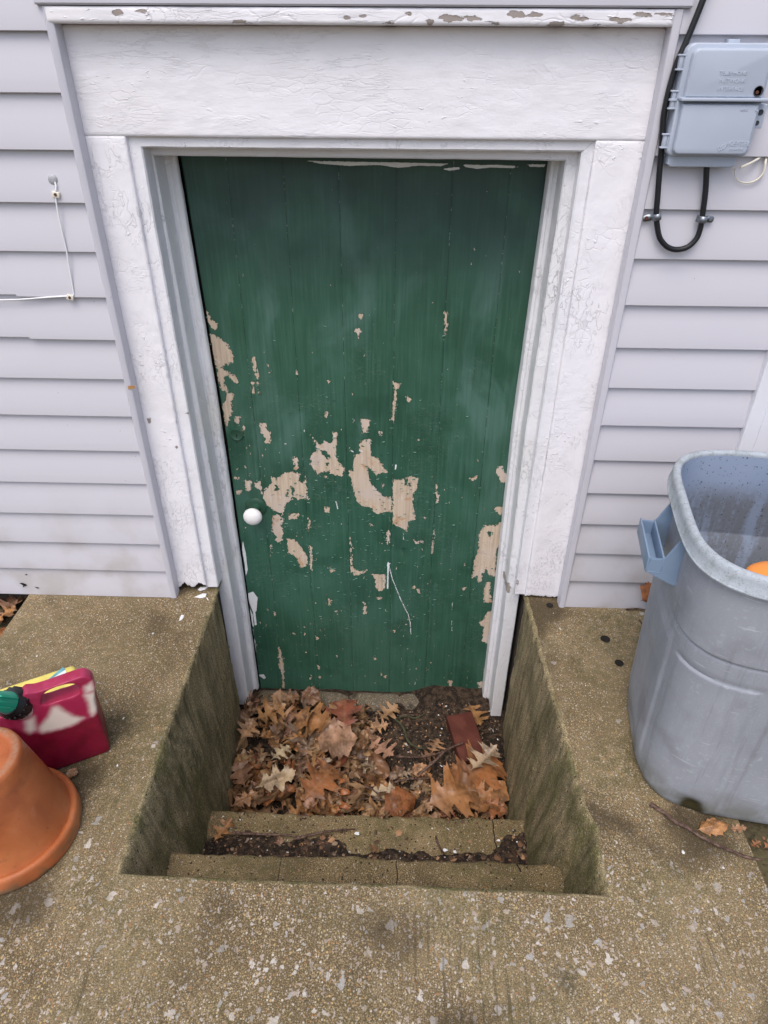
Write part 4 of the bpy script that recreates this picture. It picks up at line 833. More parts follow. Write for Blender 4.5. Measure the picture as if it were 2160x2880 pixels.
# ================================================================== POT, CANS AND BRICK
a = M('terracotta', .62, .35); X, Y, Z = a.sep(a.P)
c = a.mix(a.step(a.noise(9, 4, dist=.4), .3, .7), (.36, .098, .030), (.44, .145, .052)); c = a.mix(a.step(a.noise(5, 5, dist=.5), .48, .66, 0, .7), c, (.23, .058, .022)); c = a.mix(a.ma('MULTIPLY', a.step(a.noise(60, 4, rough=.7), .6, .72), .5), c, (.13, .06, .035)); c = a.mix(a.ma('MULTIPLY', a.step(a.noise(14, 5), .62, .75), .35), c, (.52, .33, .22))
c = a.mix(a.ma('MULTIPLY', a.step(Z, .05, .0), a.step(a.noise(26, 4), .42, .62, 0, .75)), c, (.10, .085, .045)); c = a.mix(a.step(a.noise(1, 4, P=a.map(sc=(7, 7, 60))), .6, .72, 0, .35), c, (.14, .08, .05))
c = a.mix(a.ma('MULTIPLY', a.step(Z, .246, .2495), a.step(a.noise(150, 4), .35, .6, .25, .85)), c, (.30, .21, .14))
MAT['pot'] = a.out(c, a.bump(a.ma('ADD', a.noise(160, 3), a.ma('MULTIPLY', a.noise(1, 2, P=a.map(sc=(3, 3, 90))), .8)), .35, .0012), a.step(a.noise(7, 3), .4, .62, .32, .68))
PC = (-.812, -.778, -.0005)
bm = bmesh.new()
lathe(bm, [(.126, .0), (.1355, -.001), (.1395, .003), (.1405, .010), (.1385, .034), (.1365, .0395), (.1325, .0425), (.1280, .0420), (.1255, .0395), (.1245, .0395), (.1205, .048), (.1130, .085), (.1040, .130), (.0950, .175), (.0865, .215), (.0825, .238), (.0800, .2455), (.0760, .2485), (.070, .2490), (.0625, .2478), (.0600, .2455), (.0580, .2450), (.0180, .2440), (.0150, .2420), (.0150, .234), (.055, .233), (.090, .15), (.120, .03), (.126, .0)], PC, 96)
for v_ in bm.verts: v_.co += Vector((nz(v_.co.x*9, v_.co.y*9, v_.co.z*6), nz(v_.co.y*9, v_.co.z*9, 3), 0))*.0008
tag(bm_obj('flower_pot', bm, MAT['pot'], sharp=50), 'orange terracotta flower pot standing upside down in front of the red can', 'flower pot')

# red fuel can, modelled in its own frame: u along the front face (to the left), w to the back, z up
GO = Vector((-.6755, -.570, 0)); gu = Vector((-.886, -.463, 0)).normalized(); gw_ = Vector((-.463, .886, 0)).normalized()
gc_ = empty('fuel_can', GO+gu*.15+gw_*.05, 'dark red plastic fuel can with sun bleached patches and a black and green spout', 'fuel can')
def gp_(u, w_, z): return GO+gu*u+gw_*w_+Vector((0, 0, z))
def gz1(x, y, w_=0):  # zoom crop (0,1820, x4.608) -> (u, z) on the front face
    p = px(x/4.608, 1820+y/4.608, GO+gw_*w_, gw_); d = p-GO; return (d.dot(gu), d.z)
outl = [(-.002, .004), (.004, -.000), (.12, -.001), (.27, 0), (.312, .004), (.318, .02), (.318, .10)]
outl += [gz1(*p, w_=.01) for p in ((-100, 925), (10, 895), (110, 860), (190, 780), (245, 680), (330, 580), (450, 580), (620, 525), (900, 425), (1090, 360), (1180, 385), (1235, 450))]
outl += [(-.001, .17), (-.001, .09)]
bm = bmesh.new()
def ext(bm, pts, w0, w1):
    n = len(pts); a_ = [bm.verts.new((p[0], w0, p[1])) for p in pts]; b_ = [bm.verts.new((p[0], w1, p[1])) for p in pts]
    f1 = bm.faces.new(a_); f2 = bm.faces.new(b_[::-1])
    for i in range(n): bm.faces.new((a_[i], b_[i], b_[(i+1) % n], a_[(i+1) % n]))
ext(bm, outl, 0, .115); bmesh.ops.recalc_face_normals(bm, faces=bm.faces); bmesh.ops.triangulate(bm, faces=bm.faces[:])
me = bpy.data.meshes.new('body'); bm.to_mesh(me); bm.free(); body = bpy.data.objects.new('can_body', me); COL.objects.link(body)
hole = [gz1(*p, w_=.0) for p in ((530, 785), (535, 695), (580, 620), (690, 565), (860, 512), (965, 503), (1045, 540), (1062, 600), (965, 665), (800, 712), (650, 768))]
bm = bmesh.new(); ext(bm, hole, -.05, .2); bmesh.ops.recalc_face_normals(bm, faces=bm.faces); bmesh.ops.triangulate(bm, faces=bm.faces[:])
mh = bpy.data.meshes.new('h'); bm.to_mesh(mh); bm.free(); ho = bpy.data.objects.new('h', mh); COL.objects.link(ho)
mb = body.modifiers.new('b', 'BOOLEAN'); mb.object = ho; mb.operation = 'DIFFERENCE'; mb.solver = 'EXACT'
mr = body.modifiers.new('r', 'REMESH'); mr.mode = 'VOXEL'; mr.voxel_size = .0036
ms = body.modifiers.new('s', 'SMOOTH'); ms.iterations = 22; ms.factor = .6
evald(body); bpy.data.objects.remove(ho)
me = body.data; co = np.zeros(len(me.vertices)*3); me.vertices.foreach_get('co', co); co = co.reshape(-1, 3)
zz = co[:, 2]; k = np.clip((zz-.10)/.13, 0, 1); hl = np.array(hole); hc_ = hl.mean(0)
co[:, 1] = co[:, 1]*(1-.72*k*k*(3-2*k)) + .006*k
dh = poly_sdf(co[:, [0, 2]], [tuple(p) for p in hole]); ringh = np.exp(-((dh+.018)/.012)**2)
front = np.clip(1-co[:, 1]/.03, 0, 1); below = np.clip((hc_[1]-co[:, 2])/.02, 0, 1)
W_ = [[(330,980),(440,915),(455,1000),(465,1075),(385,1130),(335,1080)],[(510,1050),(620,920),(680,800),(740,785),(850,850),(960,905),(1080,925),(980,1000),(800,1060),(560,1115),(515,1095)],[(1105,530),(1190,480),(1230,580),(1110,625)],[(1102,640),(1230,590),(1285,690),(1297,800),(1200,895),(1165,860),(1150,740)],[(1090,300),(1170,280),(1235,330),(1245,380),(1180,340)]]
fad = np.full(len(co), -.06)
for pl in W_: fad = np.maximum(fad, poly_sdf(co[:, [0, 2]], [gz1(*p) for p in pl]))
HT = [(560,1130),(960,1040),(1290,860),(1600,600),(1600,-300),(-600,-300),(-600,1100),(200,1080),(330,1140)]
hi = poly_sdf(co[:, [0, 2]], [gz1(*p) for p in HT])
inner = [(540,760),(560,690),(700,570),(900,510),(1020,530),(1150,720),(1150,880),(1040,900),(850,830),(720,770),(600,910),(500,1020),(455,990)]
red = poly_sdf(co[:, [0, 2]], [gz1(*p) for p in inner])
for nm, ar in (('bleach', fad), ('high', hi), ('deep', red)):
    at = me.attributes.new(nm, 'FLOAT', 'POINT'); at.data.foreach_set('value', ar.astype(np.float32))
wc_ = np.array(GO)+np.outer(co[:, 0], np.array(gu))+np.outer(co[:, 1], np.array(gw_)); wc_[:, 2] = co[:, 2]
me.vertices.foreach_set('co', wc_.ravel()); me.flip_normals(); me.update()
me.polygons.foreach_set('use_smooth', [True]*len(me.polygons))
a = M('faded_red_plastic', .42, .4)
nn = a.ma('MULTIPLY', a.ma('SUBTRACT', a.noise(70, 3), .5), .006); bl = a.step(a.ma('ADD', a.attr('bleach'), nn), -.009, .009); hi_ = a.step(a.ma('ADD', a.attr('high'), nn), -.004, .006); dp = a.step(a.ma('ADD', a.attr('deep'), nn), -.014, .010)
c = a.mix(hi_, a.mix(a.step(a.noise(25, 4), .35, .7), (.15, .003, .018), (.215, .005, .028)), a.mix(a.step(a.noise(40, 3), .3, .7), (.30, .015, .055), (.37, .034, .095)))
c = a.mix(a.ma('MULTIPLY', dp, .8), c, (.33, .010, .055)); c = a.mix(a.ma('MULTIPLY', bl, .95), c, (.72, .63, .55))
MAT['fuel'] = a.out(c, a.bump(a.ma('ADD', a.noise(240, 2), a.noise(1, 2, P=a.map(sc=(60, 60, 300)))), .3, .0008), a.step(a.noise(30, 3), .3, .7, .30, .5)); me.materials.clear(); me.materials.append(MAT['fuel'])
body.parent = gc_; body.matrix_parent_inverse = wmat(gc_).inverted()
MAT['blackp'] = plain('black_plastic', (.010, .010, .012), .35, .3, 30, .3, 120); MAT['greenp'] = plain('green_plastic', (.02, .42, .27), .4, .1, 20)
# spout: black collar and green nozzle leaning up to the left
nb = px(270/4.608, 1820+735/4.608, GO+gw_*.03, gw_); ne = px(60/4.608, 1820+735/4.608, GO+gw_*.0, gw_)
ax_ = (ne-nb).normalized()+Vector((0, 0, .12)); ax_ = ax_.normalized()
bm = bmesh.new(); cyl(bm, nb+ax_*-.02, nb+ax_*.008, .036, .033, 32); nk = bm_obj('neck', bm, MAT['fuel'], gc_)
bm = bmesh.new(); n_ = 30
cyl(bm, nb+ax_*.004, nb+ax_*.034, .0335, .0325, n_); cyl(bm, nb+ax_*.034, nb+ax_*.046, .0325, .025, n_)
for i in range(18):
    t = 2*math.pi*i/18; q = ax_.to_track_quat('Z', 'Y').to_matrix().to_4x4(); q.translation = nb+ax_*.019; bx(bm, .0325, .0348, -.002, .002, -.014, .014, .0006, mtx=q @ Matrix.Rotation(t, 4, 'Z'))
cp = bm_obj('spout_collar', bm, MAT['blackp'], gc_)
bm = bmesh.new(); cyl(bm, nb+ax_*.045, nb+ax_*.12, .0225, .019, 24); cyl(bm, nb+ax_*.12, nb+ax_*.20, .012, .010, 20)
for s_ in (-1, 0, 1): q = ax_.to_track_quat('Z', 'Y').to_matrix().to_4x4(); q.translation = nb+ax_*.08; bx(bm, -.024, .024, s_*.010-.0015, s_*.010+.0015, -.03, .03, .0006, mtx=q)
bm_obj('nozzle', bm, MAT['greenp'], gc_)
bm = bmesh.new(); bp2 = px(345/4.608, 1820+610/4.608, GO+gw_*.03, gw_); cyl(bm, bp2, bp2+Vector((.002, -.012, .012)), .006, .005, 12); bm_obj('vent_cap', bm, MAT['fuel'], gc_)

# yellow jug lying behind the fuel can
yj = empty('yellow_jug', (-.86, -.46, 0), 'yellow plastic jug with a white and teal label lying behind the red can', 'jug')
Pr = px(205, 1866, (0, 0, .112), (0, 0, 1)); Pl = px(-60, 1953, (0, 0, .112), (0, 0, 1)); yu = (Pl-Pr).normalized(); yv = Vector((yu.y, -yu.x, 0)); yv = yv if yv.y < 0 else -yv
def yp(u, w_, z): return Pr+yu*u+yv*w_+Vector((0, 0, z-.112))
bm = bmesh.new(); mt = Matrix((yu, yv, Vector((0, 0, 1)))).transposed().to_4x4(); mt.translation = Pr-Vector((0, 0, .112))
bx(bm, -.004, .25, 0, .078, .001, .112, .012, 4, mtx=mt); MAT['yellow'] = plain('yellow_plastic', (.78, .66, .16), .4, .18, 22, .2, 60); bm_obj('jug_body', bm, MAT['yellow'], yj)
bm = bmesh.new(); cyl(bm, yp(.25, .04, .06), yp(.28, .04, .06), .018, .016, 24); bm_obj('jug_neck', bm, MAT['yellow'], yj)
def onj(x, y): p = px(x/4.608, 1820+y/4.608, (0, 0, .1125), (0, 0, 1)); return p
def flat(name, quads, mat, parent, dz=.0):
    V = []; F = []
    for q in quads:
        o = len(V); V += [p+Vector((0, 0, dz)) for p in q]+[p+Vector((0, 0, dz-.0006)) for p in q]; n = len(q); F.append(tuple(range(o, o+n))); F += [(o+i, o+n+i, o+n+(i+1) % n, o+(i+1) % n) for i in range(n)]
    return mesh(name, V, F, mat, parent, smooth=False)
lab = flat('label', [[onj(*p) for p in ((470, 500), (600, 440), (815, 262), (850, 290), (868, 385), (760, 430))]], plain('paper_label', (.70, .73, .74), .5, .08, 60), yj)
flat('label_band', [[onj(*p) for p in ((600, 440), (815, 262), (850, 290), (640, 425))]], plain('teal_print', (.16, .42, .48), .5, .3, 60), lab, .0007)
flat('label_print', [[onj(730+i*12, 385-i*5), onj(736+i*12, 383-i*5), onj(740+i*12, 418-i*5), onj(734+i*12, 420-i*5)] for i in range(8)]+[[onj(560+i*30, 462-i*12), onj(580+i*30, 454-i*12), onj(583+i*30, 459-i*12), onj(563+i*30, 467-i*12)] for i in range(5)]+[[onj(600+i*30, 462-i*12), onj(618+i*30, 455-i*12), onj(621+i*30, 460-i*12), onj(603+i*30, 467-i*12)] for i in range(4)], plain('grey_print', (.35, .38, .42), .6), lab, .0009)

# brick lying on the well floor
a = M('old_red_brick', .8, .25); c = a.mix(a.step(a.noise(22, 4), .35, .68), (.080, .022, .015), (.115, .036, .025)); c = a.mix(a.step(a.noise(9, 4), .55, .7, 0, .5), c, (.075, .035, .022)); MAT['brick'] = a.out(c, a.bump(a.noise(90, 4), .8, .002))
def rz_(x, y, z=-.575): return pz(1000+x/3.6867, 1930+y/3.6867, z)
b0 = rz_(950, 350); b1 = rz_(1190, 265); b2 = rz_(1290, 500); b3 = rz_(1060, 720)
bc = (b0+b1)/2; dirb = ((rz_(1105, 810)-b0)).normalized(); wdb = (b1-b0).length
mt = Matrix.Translation(bc+dirb*.098+Vector((0, 0, -.022))) @ Matrix.Rotation(math.atan2(dirb.y, dirb.x), 4, 'Z') @ Matrix.Rotation(R(5), 4, 'Y')
bm = bmesh.new(); bx(bm, -.10, .085, -.047, .047, -.028, .028, .004, 2, mtx=mt)
bmesh.ops.subdivide_edges(bm, edges=bm.edges[:], cuts=3, use_grid_fill=True)
for v_ in bm.verts: v_.co += Vector((nz(v_.co.x*40, v_.co.y*40), nz(v_.co.y*40, v_.co.z*40), nz(v_.co.z*40, v_.co.x*40)))*.0018
tag(bm_obj('brick', bm, MAT['brick'], sharp=40), 'worn red brick half sunk in the soil beside the right door jamb', 'brick')
# drill holes in the slab: short dark sleeves
for (u, v, r, lb) in ((1546, 1704, .0085, 'small round drilled hole in the slab right beside the casing foot'), (1702, 1799, .011, 'drilled hole in the slab, middle one of the right side'), (1741, 1866, .010, 'drilled hole in the slab nearest the trash can side')):
    c = pz(u, v, 0); bm = bmesh.new(); lathe(bm, [(r*1.25, .0028), (r*1.05, .0024), (r, .0018), (r*.92, .0012), (0, .001)], (c.x, c.y, topz(c.x, c.y)), 18)
    tag(bm_obj('drill_hole', bm, MAT['keyhole'] if 'keyhole' in MAT else plain('hole_dark', (.012, .010, .008), .9)), lb, 'hole', 'drilled holes in the right slab')

# ================================================================== TWIGS
a = M('twig_bark', .8, .25); MAT['twig'] = a.out(a.mix(a.step(a.noise(120, 4), .35, .68), (.055, .032, .024), (.17, .11, .085)), a.bump(a.noise(200, 3), .7, .0015))
a = M('lichen_twig', .85, .2); MAT['twigm'] = a.out(a.mix(a.step(a.noise(60, 4), .38, .6), (.05, .04, .025), (.075, .085, .045)), a.bump(a.noise(200, 3), .8, .002))
def twig(pts, r, lab, mat='twig', grp=None):
    rs = r*1.0
    o = tube('twig', pts, lambda t: rs*(1-.45*t)*(1+.25*nz(t*14, pts[0][0]*50)), MAT[mat], n=7, k=5); return tag(o, lab, 'twig', grp or 'twigs lying about the stairwell')
def f6(x, y, h=.010): p = pz(500+x/1.659, 1850+y/1.659, -.585); p.z = max(floorz(p.x, p.y), -.61)+h; return p
def r4(x, y, h=.010): p = pz(1000+x/3.6867, 1930+y/3.6867, -.585); p.z = floorz(p.x, p.y)+h; return p
twig([r4(640, 960, .04), r4(820, 840, .05), r4(900, 760, .055), r4(980, 700, .05), r4(1110, 635, .045)], .0052, 'thick forked brown twig reaching across to the brick')
twig([r4(420, 740, .03), r4(600, 765, .035), r4(760, 760, .04), r4(900, 745, .052)], .0040, 'straight pale twig joining the thick forked one from the left')
twig([r4(430, 1000, .03), r4(520, 985, .03), r4(600, 970, .035)], .0045, 'short dark stick end beside the pale curled leaf')
twig([r4(130, 1075, .03), r4(300, 1050, .035), r4(520, 1000, .035), r4(720, 985, .035), r4(930, 970, .03)], .0036, 'long thin twig crossing below the forked one')
twig([r4(0, 1235, .05), r4(130, 1230, .05), r4(330, 1240, .045)], .0040, 'pale tipped twig lying along the step edge')
twig([r4(60, 1080, .05), r4(160, 1120, .05), r4(230, 1180, .05), r4(265, 1220, .045)], .0036, 'crooked dark twig above the pale tipped one')
twig([r4(0, 1150, .055), r4(90, 1170, .05), r4(200, 1200, .045)], .0030, 'thin bent twig poking out of the leaf heap')
twig([r4(410, 330), r4(470, 380), r4(510, 450), r4(540, 540), r4(600, 600), r4(690, 630), r4(770, 620)], .0048, 'curved green lichen covered twig on the bare soil', 'twigm')
twig([r4(450, 310), r4(540, 300), r4(620, 320), r4(720, 285)], .0040, 'short greenish twig just in front of the sill', 'twigm')
twig([r4(440, 290), r4(520, 288), r4(640, 295)], .0032, 'grey twig lying beside the greenish one at the sill')
twig([r4(110, 345), r4(170, 325), r4(240, 308)], .0028, 'little dark twig left of the small pointed leaf')
twig([r4(1190, 565, .02), r4(1280, 610, .02), r4(1330, 640, .02)], .0014, 'fine straw coloured stem lying over the brick')
def s5(x, y, h=.008): p = pz(530+x/1.6265, 2250+y/1.6265, -.395); p.z = driftz(p.x, p.y)+h; return p
twig([s5(210, 158, .012), s5(290, 166, .014), s5(400, 168, .012), s5(500, 172, .012)], .0042, 'dark wet twig lying along the middle step')
twig([s5(480, 190, .014), s5(580, 168, .018), s5(680, 148, .018), s5(768, 130, .016)], .0040, 'brown twig with a broken pale end on the middle step')
twig([s5(1130, 150, .008), s5(1142, 200, .010), s5(1165, 255, .012)], .0040, 'stubby brown stick near the right end of the middle step')
twig([s5(1010, 85, .006), s5(1030, 120, .006), s5(1025, 160, .006)], .0022, 'tiny dark twig near the middle of the step')
def g7(x, y, h=.006): p = pz(1960+x/7.135, 2250+y/7.135, .003); p.z += h; return p
def g4(x, y, h=.006): p = pz(1760+x/2.765, 1650+y/2.765, .003); p.z += h; return p
twig([g4(185, 1700), g4(290, 1770), g4(380, 1840), g4(480, 1890), g4(560, 1945), g4(680, 2010), g4(800, 2060), g4(920, 2110), g4(1050, 2140)], .0046, 'long purplish brown twig on the slab in front of the trash can', grp='twigs by the trash can')
twig([g4(365, 1725, .01), g4(440, 1800, .01), g4(520, 1880, .012)], .0012, 'straight straw coloured stem crossing the long twig', grp='twigs by the trash can')
twig([g4(0, 188), g4(80, 182), g4(150, 190), g4(215, 185)], .0028, 'dark twig lying against the siding behind the trash can', grp='twigs by the trash can')
twig([g4(100, 270), g4(130, 310), g4(150, 370), g4(155, 430)], .0028, 'curved brown twig beside the back of the trash can', grp='twigs by the trash can')
# ================================================================== LEAVES
def leaf_outline(rg, kind):
    if kind == 'pin':   H = [(0,.012),(.10,.014),(.15,.05),(.19,.17),(.20,.28),(.235,.21),(.265,.25),(.27,.15),(.30,.065),(.36,.07),(.41,.22),(.455,.40),(.475,.31),(.525,.43),(.53,.28),(.56,.14),(.60,.07),(.65,.085),(.70,.20),(.755,.33),(.765,.22),(.82,.26),(.81,.14),(.84,.06),(.885,.10),(.92,.12),(.925,.05),(1,0)]
    elif kind == 'red': H = [(0,.012),(.10,.016),(.16,.08),(.22,.20),(.27,.29),(.30,.23),(.34,.24),(.36,.15),(.41,.14),(.46,.25),(.53,.42),(.555,.34),(.61,.41),(.61,.28),(.64,.17),(.68,.14),(.73,.20),(.80,.31),(.81,.22),(.86,.22),(.86,.12),(.90,.10),(.93,.11),(.945,.04),(1,0)]
    elif kind == 'broad': H = [(0,.012),(.09,.016),(.13,.12),(.20,.30),(.28,.38),(.33,.33),(.36,.36),(.44,.47),(.50,.43),(.53,.40),(.58,.45),(.66,.42),(.70,.33),(.76,.34),(.82,.27),(.86,.18),(.92,.14),(.96,.06),(1,0)]
    else: H = [(0,.01),(.12,.012),(.2,.07),(.32,.13),(.45,.17),(.6,.16),(.75,.12),(.9,.05),(1,0)]
    up = [(t+rg.uniform(-.012, .012)*(0 < t < 1), w_*rg.uniform(.85, 1.15)) for t, w_ in H]
    dn = [(t+rg.uniform(-.012, .012)*(0 < t < 1)+(.03 if .15 < t < .9 else 0), w_*rg.uniform(.8, 1.12)) for t, w_ in H]
    dn = [(min(t, .99) if t < 1 else 1, w_) for t, w_ in dn]
    pts = []
    def refine(L):
        o = []
        for a_, b_ in zip(L, L[1:]):
            n = max(1, int(math.hypot(a_[0]-b_[0], a_[1]-b_[1])/.05))
            for i in range(n): k = i/n; o.append((a_[0]+(b_[0]-a_[0])*k, a_[1]+(b_[1]-a_[1])*k))
        return o
    U = refine([(t, w_) for t, w_ in up]); D = refine([(1, 0)]+[(t, -w_) for t, w_ in reversed(dn[:-1])])
    return U+D, [t for t, w_ in up if w_ > .2]
def leafmesh(seed, kind, L=.12, fold=.3, arch=.2, twist=0., wave=.02, roll=0.):
    rg = random.Random(seed); out, tips = leaf_outline(rg, kind)
    pts = [Vector(p) for p in out]; nb_ = len(pts)
    g_ = .045
    for i in range(int(1/g_)+1):
        for j in range(-int(.5/g_), int(.5/g_)+1): pts.append(Vector((i*g_+(j % 2)*g_*.5, j*g_)))
    r = geometry.delaunay_2d_cdt(pts, [], [list(range(nb_))], 1, 1e-5); vs, fs = r[0], r[2]
    V = []; vein = []
    for p in vs:
        x, y = p.x, p.y; m_ = .0 if x < .1 else 1
        ve = abs(y)
        for k in range(7):
            x0 = .16+k*.115; s_ = 1.0+.1*k*.3; ve = min(ve, abs((x-x0)-abs(y)*s_)*.7+(.0 if abs(y) < .4 else .05))
        vein.append(max(0, 1-ve/.02))
        z = fold*abs(y)*(1 if x > .1 else 0)+wave*noise.noise(Vector((x*4, y*4, seed)))*3+wave*noise.noise(Vector((x*9, y*9, seed+9)))+.35*wave*abs(y)*math.sin(x*22+seed)*2
        z += .08*max(0, abs(y)-.2)*math.sin(seed*1.7+x*9)*2
        if roll:                                         # roll the blade up across its width
            a_ = y*roll; yy = math.sin(a_)/roll; z += (1-math.cos(a_))/roll; y = yy
        if arch:
            a_ = (x-.4)*arch; R_ = 1/arch; x2 = .4+(R_-z)*math.sin(a_); z = R_-(R_-z)*math.cos(a_); x = x2
        if twist: t = (x-.5)*twist; y, z = y*math.cos(t)-z*math.sin(t), y*math.sin(t)+z*math.cos(t)
        V.append(((x-.5)*L, y*L, z*L))
    me = bpy.data.meshes.new('oak_leaf'); me.from_pydata(V, [], fs); me.polygons.foreach_set('use_smooth', [True]*len(me.polygons))
    at = me.attributes.new('vein', 'FLOAT', 'POINT'); at.data.foreach_set('value', vein)
    me.materials.append(MAT['leaf']); return me
a = M('dead_leaf', .5, .4); oi = a.t.nodes.new('ShaderNodeObjectInfo'); oc = oi.outputs['Color']
P = a.map(sc=(1, 1, 1)); loc = a.t.nodes.new('ShaderNodeVectorMath'); loc.operation = 'ADD'; a.set(loc.inputs[0], a.P); sx_ = a.t.nodes.new('ShaderNodeCombineXYZ'); a.set(sx_.inputs[0], a.ma('MULTIPLY', oi.outputs['Random'], 9.)); a.set(loc.inputs[1], sx_.outputs[0]); LP = loc.outputs[0]
dk = a.mix(.66, oc, (.03, .014, .008)); lt = a.mix(.22, oc, (.58, .37, .18))
c = a.mix(a.step(a.noise(22, 4, P=LP), .35, .62), oc, dk); c = a.mix(a.step(a.noise(34, 3, P=LP), .55, .75, 0, .6), c, lt); c = a.mix(a.step(a.noise(160, 3, P=LP), .56, .72, 0, .5), c, (.05, .03, .02))
c = a.mix(a.ma('MULTIPLY', a.attr('vein'), .45), c, lt)
geo = a.t.nodes.new('ShaderNodeNewGeometry'); c = a.mix(a.ma('MULTIPLY', geo.outputs['Backfacing'], .35), c, (.42, .27, .14))
MAT['leaf'] = a.out(c, a.bump(a.ma('SUBTRACT', a.noise(110, 3, P=LP), a.ma('MULTIPLY', a.attr('vein'), .8)), .55, .0012), a.step(a.noise(20, 2, P=LP), .35, .65, .34, .6))
a.b.inputs['Transmission Weight'].default_value = 0; a.b.inputs['Subsurface Weight'].default_value = 0
VAR = []
kd = ['pin', 'red', 'pin', 'red', 'broad', 'pin', 'red', 'pin', 'broad', 'red', 'pin', 'red']
for i in range(24):
    rg = random.Random(100+i); VAR.append((kd[i % 12], leafmesh(i, kd[i % 12], .115, rg.uniform(-.45, .65), rg.uniform(-2.1, 2.4), rg.uniform(-1.8, 1.8), rg.uniform(.03, .08), rg.choice([0, 1.6, 3.0, 4.2]))))
FLATV = [leafmesh(200+i, k_, .115, f_, a_, t_, w_) for i, (k_, f_, a_, t_, w_) in enumerate([('pin', .15, .5, .2, .015), ('red', .2, -.6, -.2, .02), ('broad', .12, .5, .1, .03), ('pin', .3, .9, .5, .02), ('red', .1, .4, .3, .025), ('broad', -.2, -.8, 0, .02), ('red', .35, 1.1, -.4, .03), ('pin', -.1, -.4, 0, .02)])]
TAN = (.38, .215, .11); OCH = (.37, .175, .065); ORG = (.28, .10, .034); RED = (.21, .062, .035); CRM = (.41, .31, .20); BRN = (.20, .105, .056); PNK = (.40, .22, .145); GRY = (.28, .20, .14); DBR = (.09, .05, .032)
def put(me, loc, rot, s, colr, lab, grp, nm='oak_leaf'):
    o = bpy.data.objects.new(nm, me); COL.objects.link(o); o.location = loc; o.rotation_euler = rot; o.scale = (s,)*3; j = random.uniform(.78, 1.2)
    o.color = (min(1, colr[0]*j), min(1, colr[1]*j*random.uniform(.95, 1.05)), min(1, colr[2]*j), 1); return tag(o, lab, 'leaf', grp)
def hero(pb, pt, var, colr, lab, tilt=0, pitch=0, grp='distinct leaves on the well floor', wd=1.0):
    d = pt-pb; L = math.hypot(d.x, d.y); c_ = (pb+pt)/2; o = put(FLATV[var], c_, (R(tilt), R(pitch)-math.atan2(d.z, L), math.atan2(d.y, d.x)), math.hypot(L, d.z)/.115, colr, lab, grp)
    o.scale.y *= wd; return o
def l3(x, y, h=.05): p = pz(600+x/3.6867, 1930+y/3.6867, -.60+h+.020); return p
def r5(x, y, h=.02): return pz(1000+x/3.6867, 1930+y/3.6867, -.60+h)
# --- the heap at the left
def heap(x, y):
    k = 1/(1+math.exp((x+.09+.16*(y+.05))/.030)); e = min(1, max(0, (.13-y)/.08)); b_ = .056*k*e*(1-.25*nz(x*6, y*6))
    low = .020*max(0, 1-abs(y+.33)/.10)*(1 if x < .33 else 0)
    return max(b_, low)
rg = random.Random(21); pal = [TAN, TAN, OCH, OCH, BRN, BRN, BRN, PNK, OCH, ORG, RED, TAN, DBR, GRY]
LAB = 'crumpled brown oak leaf packed into the thick heap along the left wall'
n_ = 0
while n_ < 205:
    x = rg.uniform(-.54, .04); y = rg.uniform(-.385, .14)
    hh = heap(x, y)
    if hh < .02: continue
    k = n_/205; z = floorz(x, y)+hh*(.15+.85*k)+rg.uniform(0, .012)
    put(VAR[rg.randrange(24)][1], (x, y, z), (rg.gauss(0, .6)+(math.pi if rg.random() < .4 else 0), rg.gauss(0, .55), rg.uniform(0, 6.28)), rg.uniform(.5, 1.25), rg.choice(pal), LAB, 'oak leaves heaped by the left wall'); n_ += 1
LAB2 = 'small broken brown oak leaf among the twigs at the foot of the steps'; n_ = 0
while n_ < 78:
    x = rg.uniform(-.03, .30); y = rg.uniform(-.39, -.17)
    if rg.random() < (x-.0)*1.6: continue
    z = floorz(x, y)+rg.uniform(.004, .022)+(.012 if y < -.3 else 0)
    put(VAR[rg.randrange(24)][1], (x, y, z), (rg.gauss(0, .35)+(math.pi if rg.random() < .4 else 0), rg.gauss(0, .3), rg.uniform(0, 6.28)), rg.uniform(.28, .62), rg.choice(pal+[BRN, DBR]), LAB2, 'small leaves among the twigs'); n_ += 1
